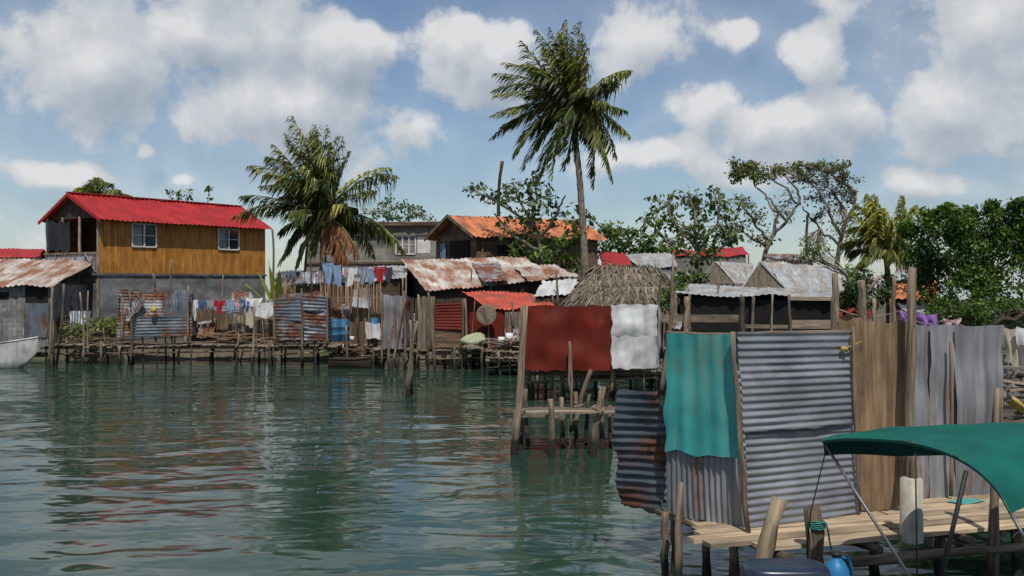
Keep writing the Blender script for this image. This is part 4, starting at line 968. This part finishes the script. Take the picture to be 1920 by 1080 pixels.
line('sagging rope between latrine poles',[(352,560,38),(290,540,38.2),(222,560,38)]); line('electric cable sagging between houses',[(322,488,39.5),(500,560,40)])
line('rope along the far cubicles',[(613,560,38),(716,556,36.5)])

# ================================================================== RED/WHITE LATRINE
cubicle('tin_latrine','over-water latrine wrapped in flat red and white tin',G(1110,26.5,.7),[
 ('panel',rect(985,1146,573,695,26.2,26.0),'redpaint','v',.55,.012,'dull red flat tin sheet with creases'),
 ('panel',rect(1146,1233,571,631,26.2,26.8),'whitetin','v',.42,.012,'upper white tin sheet'),
 ('panel',rect(1145,1233,630,691,26.15,26.75),'whitetin','v',.42,.012,'lower white tin sheet'),
 ('panel',((1233,691,26.8),(1236,686,28.2),(1236,575,28.2),(1233,571,26.8)),'whitetin','v',.42,.012,None),
 ('panel',((985,693,26.2),(1000,688,28),(1000,575,28),(985,573,26.2)),'redpaint','v',.42,.012,None),
 ('panel',((1000,688,28),(1236,686,28.2),(1236,575,28.2),(1000,575,28)),'darkzinc','v',.2,.012,None)],
 [(982,770,984,572,26.3,.05),(1068,740,1068,640,25.8,.035),(1146,745,1146,575,26.4,.05),(1192,745,1190,575,27,.05),(1232,745,1232,572,27,.05),(1035,755,1036,640,26.5,.05),(1000,745,1000,650,27.5,.04)],dent=.045,fr=1.9)
jetty(985,1236,26.8,.8,1.4,'stilt floor beneath the red and white cubicle',step=.5)
jetty(1236,1300,28,.75,2,'plank floor beside the white sheet cubicle',step=.5)

pt=thing('stilt_platform','small rough platform of planks lashed to stilts','platform',G(1060,18.7))
mb=MB()
for (u0,u1,v,d) in ((962,1158,772,18.6),(975,1160,770,18.9),(970,1150,768,19.3),(985,1155,766,19.7)):
    mb.beam(W(u0,v,d),W(u1,v+rr(-3,3),d+.05),.18,.045)
mb.beam(W(962,779,18.45),W(1060,781,18.45),.05,.06)
mb.build('deck',M['plank'],pt)
for (u0,v0,u1,v1,d,r) in ((966,850,986,572,18.4,.075),(978,845,978,620,18.8,.06),(990,840,984,730,19.4,.06),(1036,858,1032,748,18.2,.065),(1058,850,1052,745,19.2,.05),(1078,845,1080,735,19.6,.045),(1112,858,1130,725,18.2,.08),(1128,850,1126,735,18.9,.06),(1100,845,1102,740,19.5,.05),(1146,850,1144,760,19.2,.045),(1085,770,1107,693,19.2,.05),(1070,772,1069,640,19.3,.03)):
    p0=W(u0,v0,d); p1=W(u1,v1,d); p0=p0+(p0-p1).normalized()*.4; part_pole(pt,p0,p1,r)
for (u,v,d,n) in ((1122,768,18.05,26),(1085,760,19.1,16),(975,770,18.35,14)):
    c=W(u,v,d+.1); q=[c+Vector((math.cos(a*.7)*.1,math.sin(a*.7)*.1,.006*(a-n/2)+.02*math.sin(a))) for a in range(n)]; mb=MB(); mb.tube(q,[.014]*n,5)
    mb.build('lashing_rope',M['rope'],pt)

# ================================================================== NEAR LATRINE
corner=W(1395,992,9.96)
lat=thing('tin_latrine','over-water latrine clad in teal and silver corrugated tin','latrine',Vector((corner.x,corner.y+.6,.7)))
def npanel(cs,mat,al,pi,am,lb,dent=.02,nl=18,rag=.012,name='panel',res=7,fr=1.1,var=None):
    mb=MB(); mb.sheet(*[W(*q) for q in cs],pi,am,al,dent=dent,rag=rag,res=res,nl=nl,fr=fr,var=var); o=mb.build(name,M[mat],lat); o["label"]=lb
npanel(((1246,846,10.66),(1388,860,9.86),(1370,624,9.93),(1249,627,10.66)),'teal','v',.22,.006,'faded teal flat-ribbed tin sheet',dent=.014,fr=1.6,rag=.02,nl=26)
npanel(((1248,962,10.72),(1395,993,9.95),(1391,850,9.93),(1250,842,10.7)),'zincv','v',.075,.011,'dull grey vertical corrugated sheet',dent=.02)
npanel(((1394,812,9.87),(1604,795,10.53),(1592,622,10.58),(1382,624,9.90)),'zinc','u',.074,.0095,'upper silver horizontal corrugated sheet',dent=.015,nl=30,fr=1.3,rag=.012,var=.4)
npanel(((1405,992,9.92),(1614,962,10.57),(1604,785,10.60),(1393,796,9.94)),'zinc','u',.074,.0095,'lower silver horizontal corrugated sheet',dent=.015,nl=30,fr=1.3,rag=.012,var=.6)
npanel(((1157,948,11.45),(1249,957,10.95),(1247,730,10.95),(1166,728,11.45)),'neardark','u',.09,.011,'dark rust-stained corrugated sheet hanging loose',dent=.10,rag=.04,var=.3)
npanel(((1166,948,11.5),(1420,930,12.0),(1420,640,12.0),(1300,640,11.9)),'darkzinc','u',.1,.015,'dark back wall of tin',res=4)
for (a,b_,wpx) in ((W(1592,598,10.78),W(1598,802,10.78),46),(W(1630,600,10.70),W(1636,957,10.70),56),(W(1674,603,10.78),W(1680,950,10.78),50)):
    mb=MB(); ph=rr(0,9)
    def fn(s,t,a=a,b_=b_,w=wpx/F*10.75,ph=ph): 
        return b_.lerp(a,t)+Vector(((s-.5)*w*(1+.03*math.sin(t*9+ph))+.008*math.sin(t*5+ph),-.02+rr(-.0015,.0015),(.02*math.sin(s*7+ph) if t>.99 or t<.01 else 0)))
    mb.grid(fn,6,20,sc=(wpx/F*10.75,2),var=R.random())
    mb.beam(b_+Vector((0,.012,.02)),a+Vector((0,.012,-.03)),wpx/F*10.75-.03,.03,up=Vector((0,1,0)))
    mb.build('plank',M['oldboard'],lat)
npanel(((1700,938,11.3),(1750,935,11.4),(1750,610,11.4),(1704,607,11.3)),'zincv','v',.16,.012,'weathered grey ribbed sheet with rust',dent=.03,fr=1.5)
npanel(((1742,938,11.36),(1800,930,11.47),(1800,611,11.47),(1744,609,11.36)),'zincv','v',.16,.012,'weathered grey ribbed sheet with rust',dent=.03,fr=1.5)
npanel(((1792,932,11.42),(1872,925,11.6),(1884,609,11.6),(1792,611,11.42)),'zincv','v',.16,.012,'weathered grey ribbed sheet with rust',dent=.03,fr=1.5)
for (u0,v0,u1,v1,d,r) in ((1402,1000,1374,622,9.82,.032),(1700,900,1712,502,10.55,.055),(1612,960,1600,612,10.48,.02),(1616,640,1614,526,12.3,.06),(1562,640,1566,512,12.6,.05),(1285,640,1290,556,11.2,.04),(1392,640,1392,556,11.8,.035),(1785,930,1782,640,11.3,.022),(1247,1100,1248,960,10.6,.045),(1240,740,1262,560,11.6,.03),(1677,640,1676,520,13,.03),(1640,640,1638,560,13,.03)):
    part_pole(lat,W(u0,v0,d),W(u1,v1,d),r,bend=.012)
for a,b_ in ((W(1249,625,10.8),W(1380,630,9.98)),(W(1380,628,9.98),W(1600,622,10.68)),(W(1252,850,10.8),W(1392,862,10.02))): part_pole(lat,a,b_,.03,'rail',bend=.01)
mb=MB(); mb.blob(W(1583,655,10.45),.045,.03,.025,10,6,lump=.5); mb.build('cord_knot',M['yellow'],lat)
mb=MB(); mb.tube([W(1583,655,10.45),W(1615,640,10.55)],[.006,.005],4); mb.build('cord',M['yellow'],lat)
# near deck
dk=thing('wooden_deck','sunlit plank deck on stilts around the near latrine','deck',G(1600,10.4,0))
zz=.70
def gp(u,v,z=zz): d=(H-z)*F/(v-527); return G(u,d,z)
A0=gp(1432,1030); B0=gp(1960,982); E0=(B0-A0).normalized(); N0=Vector((-E0.y,E0.x,0))
y=0; mb=MB()
starts=[0,-.42,-.5,-.35,-.3,-.2,0,.1,.1,.1,.1]
for k in range(11):
    w=rr(.15,.23); st=starts[k]
    p=A0+N0*(y+w/2)+E0*st+Z*rr(-.012,.016); q=A0+N0*(y+w/2+rr(-.02,.02))+E0*(4.2+rr(0,.4))+Z*rr(-.012,.016)
    cut=rr(1.2,3.0)
    mb.beam(p,p.lerp(q,cut/4.2),w-.018,.04); mb.beam(p.lerp(q,cut/4.2+.006),q+N0*rr(-.02,.02),w-.022,.04)
    y+=w
mb.build('planks',M['deckplank'],dk)
mb=MB(); mb.quad(gp(1775,940,zz+.03),gp(1812,946,zz+.03),gp(1850,938,zz+.03),gp(1806,934,zz+.03)); mb.build('turquoise_board',M['teal'],dk)
for a,b_,r in ((gp(1232,958,.66),gp(1362,1005,.64),.045),(gp(1350,1012,.6),gp(1700,985,.6),.04),(W(1585,1055,9.3),W(1960,1022,9.9),.05)): part_pole(dk,a,b_,r,'rail',bend=.01)
for q_ in (.2,1.2,2.3,3.4): part_pole(dk,A0+E0*q_-Z*.08-N0*.1,A0+E0*q_-Z*.08+N0*2.1,.05,'joist')
for (u0,u1,vt,d,r) in ((1270,1276,905,10.1,.045),(1262,1263,975,10.9,.04),(1323,1325,1000,10.5,.05),(1378,1375,1010,9.9,.06),(1545,1528,952,9.3,.09),(1860,1876,728,9.8,.055),(1640,1640,1000,10.2,.06),(1760,1762,995,10.4,.06),(1455,1455,1010,9.9,.05),(1905,1905,990,10.6,.06)):
    a=G(u0,d,-.5); b_=W(u1,vt,d); part_pole(dk,a,b_,r,bend=.01)
pole_obj(1428,1065,1462,935,8.9,.085,'thick pale mooring post with cut top',mat='deckplank',name='mooring_post',group='mooring posts',under=.9)
c=W(1709,1015,9.75); pp=thing('drain_pipe','upright white plastic pipe around a wooden post','pipe',c)
mb=MB(); mb.tube([c,c+Z*.62,c+Z*.625,c+Z*.5],[.11,.105,.095,.09],22,cap=False); mb.build('pipe',M['pvc'],pp)
part_pole(pp,c+Z*.1,W(1712,850,9.75),.05,name='inner_post')
c=W(1530,985,9.3); mb=MB()
q=[c+Vector((math.cos(a*.6)*.084,math.sin(a*.6)*.084,.0016*a-.03+.006*math.sin(a*1.3))) for a in range(50)]
q+= [c+Vector((.07+.008*k,-.08,-.04*k+.012*math.sin(k)+.04)) for k in range(10)]; mb.tube(q,[.009]*len(q),5)
mb.build('mooring_rope',M['cord'],label='teal rope knotted around the mooring post',category='rope')
mb=MB(); q=[c+Vector((-.09+.02*math.sin(k*.5),-.09,-.045*k)) for k in range(10)]; mb.tube(q,[.007]*10,4); mb.build('rope_end',M['rope'],label='loose grey cord hanging from the post',category='rope')

mb=MB()
for k in range(22):
    p=W(1892+rr(0,60),700+rr(-15,90),12.6+rr(-.2,.5)); dv=Vector((rr(.3,.7),rr(-.3,.3),rr(-.12,.08))); mb.beam(p-dv*.2,p+dv,rr(.08,.16),.03)
mb.build('board_pile',M['plank'],label='stacked old boards beside the tin wall',category='wood pile')
mb=MB()
mb.grid(lambda a,b_: W(1884+a*36,744+a*26,12)+Vector((0,-.2*math.sin(b_*3.14),.07*math.cos(b_*3.14)*(1-.8*abs(a-.4)))),10,8); mb.build('yellow_float',M['yellow'],label='yellow plastic float lying among boards',category='float')
jetty(1870,2000,12.3,.78,1.6,'plank landing piled with old boards',step=.9)

# ================================================================== BOAT WITH CANOPY
bo=thing('motor_boat','motor boat with green canvas canopy on steel frame','boat',Vector((3.6,7.4,0)))
hull(bo,Vector((2.15,7.3,0)),Vector((7.6,6.9,0)),1.7,-.2,.55,'boatwhite',inner='white',sheer=.3)
near=[(1543,826,7.75),(1590,822,7.5),(1660,824,7.25),(1720,832,7.05),(1780,851,6.85),(1830,880,6.7),(1868,918,6.6),(1895,964,6.5)]
far=[(1543,822,8.1),(1590,811,8.5),(1680,802,8.9),(1780,796,9.1),(1870,792,9.2),(1960,794,9.2),(2040,812,9.1),(2110,850,9.0)]
def cr(ps,t):
    f=t*(len(ps)-1); k=min(int(f),len(ps)-2); q=f-k
    P_=[Vector(ps[max(0,min(len(ps)-1,k+i))]) for i in(-1,0,1,2)]
    r=.5*((2*P_[1])+(P_[2]-P_[0])*q+(2*P_[0]-5*P_[1]+4*P_[2]-P_[3])*q*q+(3*P_[1]-P_[0]-3*P_[2]+P_[3])*q**3)
    return W(*r)
mb=MB(); mb.grid(lambda a,b_: cr(near,a).lerp(cr(far,a),b_)+Z*(-.02*math.sin(b_*3.14)+.006*math.sin(a*27+b_*3)*math.sin(b_*3.14)+.018*noise.noise(Vector((a*9,b_*6,2)))),60,26,sc=(3,2)); cano=mb.build('canopy',M['canvas'],bo,label='dark green canvas canopy')
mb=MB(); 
def under_strip(a,b_):
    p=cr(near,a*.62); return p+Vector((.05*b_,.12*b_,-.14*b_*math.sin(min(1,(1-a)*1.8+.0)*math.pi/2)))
mb.grid(under_strip,30,4,sc=(2,.2)); mb.build('underside_shade',M['canvasd'],cano)  # added dark strip standing in for the canopy's shaded underside
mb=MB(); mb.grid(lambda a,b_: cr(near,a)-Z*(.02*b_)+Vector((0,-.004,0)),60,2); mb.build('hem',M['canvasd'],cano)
mb=MB(); mb.tube([cr(far,i/24)-Z*.03 for i in range(25)],[.012]*25,6); mb.build('bow_tube',M['steel'],cano)
for a,b_,r,mm in ((W(1548,835,7.75),W(1718,1100,7.1),.012,'steel'),(W(1812,882,6.75),W(1758,1110,6.75),.016,'blackm'),(W(1895,962,6.5),W(1945,1050,6.4),.013,'steel')):
    mb=MB(); mb.tube([a,b_],[r,r],8); mb.build('frame_tube',M[mm],bo)
mb=MB(); mb.tube([W(1716,850,7.05),W(1720,1100,7.05)],[.006,.006],5); mb.build('tie_strap',M['blackm'],bo)
mb=MB(); mb.tube([W(1552,830,7.75),W(1520,960,8.0),W(1512,1040,8.1)],[.005]*3,5); mb.build('tie_strap',M['blackm'],bo)
mo=thing('outboard_motor','dark navy outboard motor with pale stripe','motor',Vector((1.9,7.0,.0)))
mc=W(1472,1075,7.0)
mb=MB()
def cow(a,b_):
    th_=a*2*math.pi; zt=b_; r=1-.12*zt-.9*max(0,zt-.8)**2*5
    r=max(r,0.02) if zt<.999 else .02
    x=math.copysign(abs(math.cos(th_))**.6,math.cos(th_)); y_=math.copysign(abs(math.sin(th_))**.6,math.sin(th_))
    return Vector((mc.x+x*.33*r,mc.y+y_*.2*r,.72+.49*math.sin(min(1,zt*1.0)*1.57)))
mb.grid(cow,28,14); mb.build('cowling',M['navy'],mo)
mb=MB(); mb.grid(lambda a,b_:Vector((mc.x+math.copysign(abs(math.cos(a*6.283))**.6,math.cos(a*6.283))*.34,mc.y+math.copysign(abs(math.sin(a*6.283))**.6,math.sin(a*6.283))*.21,.76+b_*.035)),28,1); mb.build('stripe',M['whitetin'],mo)
mb=MB(); mb.beam(Vector((mc.x,mc.y,-.5)),Vector((mc.x,mc.y,.75)),.16,.22); mb.build('leg',M['navy'],mo)
mb=MB(); mb.beam(Vector((mc.x+.1,mc.y,.55)),Vector((2.3,mc.y,.55)),.2,.1); mb.build('bracket',M['navy'],mo)
jc=W(1568,1084,7.75); jg=thing('water_jug','bright blue plastic jug with handle','jug',jc)
mb=MB(); mb.tube([jc-Z*.2,jc-Z*.18,jc+Z*.06,jc+Z*.12,jc+Z*.16,jc+Z*.17],[.09,.1,.1,.07,.033,.033],18); mb.build('body',M['bluep'],jg)
mb=MB(); mb.tube([jc+Vector((.03,-.0,.16)),jc+Vector((.09,-.02,.16)),jc+Vector((.11,-.02,.08)),jc+Vector((.1,-.02,.01))],[.013]*4,6); mb.build('handle',M['bluep'],jg)
mb=MB(); mb.tube([jc+Z*.17,jc+Z*.205],[.038,.038],12); mb.build('cap',M['blackm'],jg)

# ------------------------------------------------------------------ camera
cd=bpy.data.cameras.new("camera"); cam=bpy.data.objects.new("camera",cd); bpy.context.scene.collection.objects.link(cam)
cam.location=(0,0,H); cam.rotation_euler=(math.pi/2,0,0); cd.lens=35.006; cd.sensor_width=36; cd.shift_y=-13/1920; cd.clip_end=5000; cd.clip_start=.1
bpy.context.scene.camera=cam
sc=bpy.context.scene; sc.view_settings.view_transform='Standard'; sc.view_settings.look='None'; sc.view_settings.exposure=0
for o in bpy.data.objects:
    if "org" in o: del o["org"]
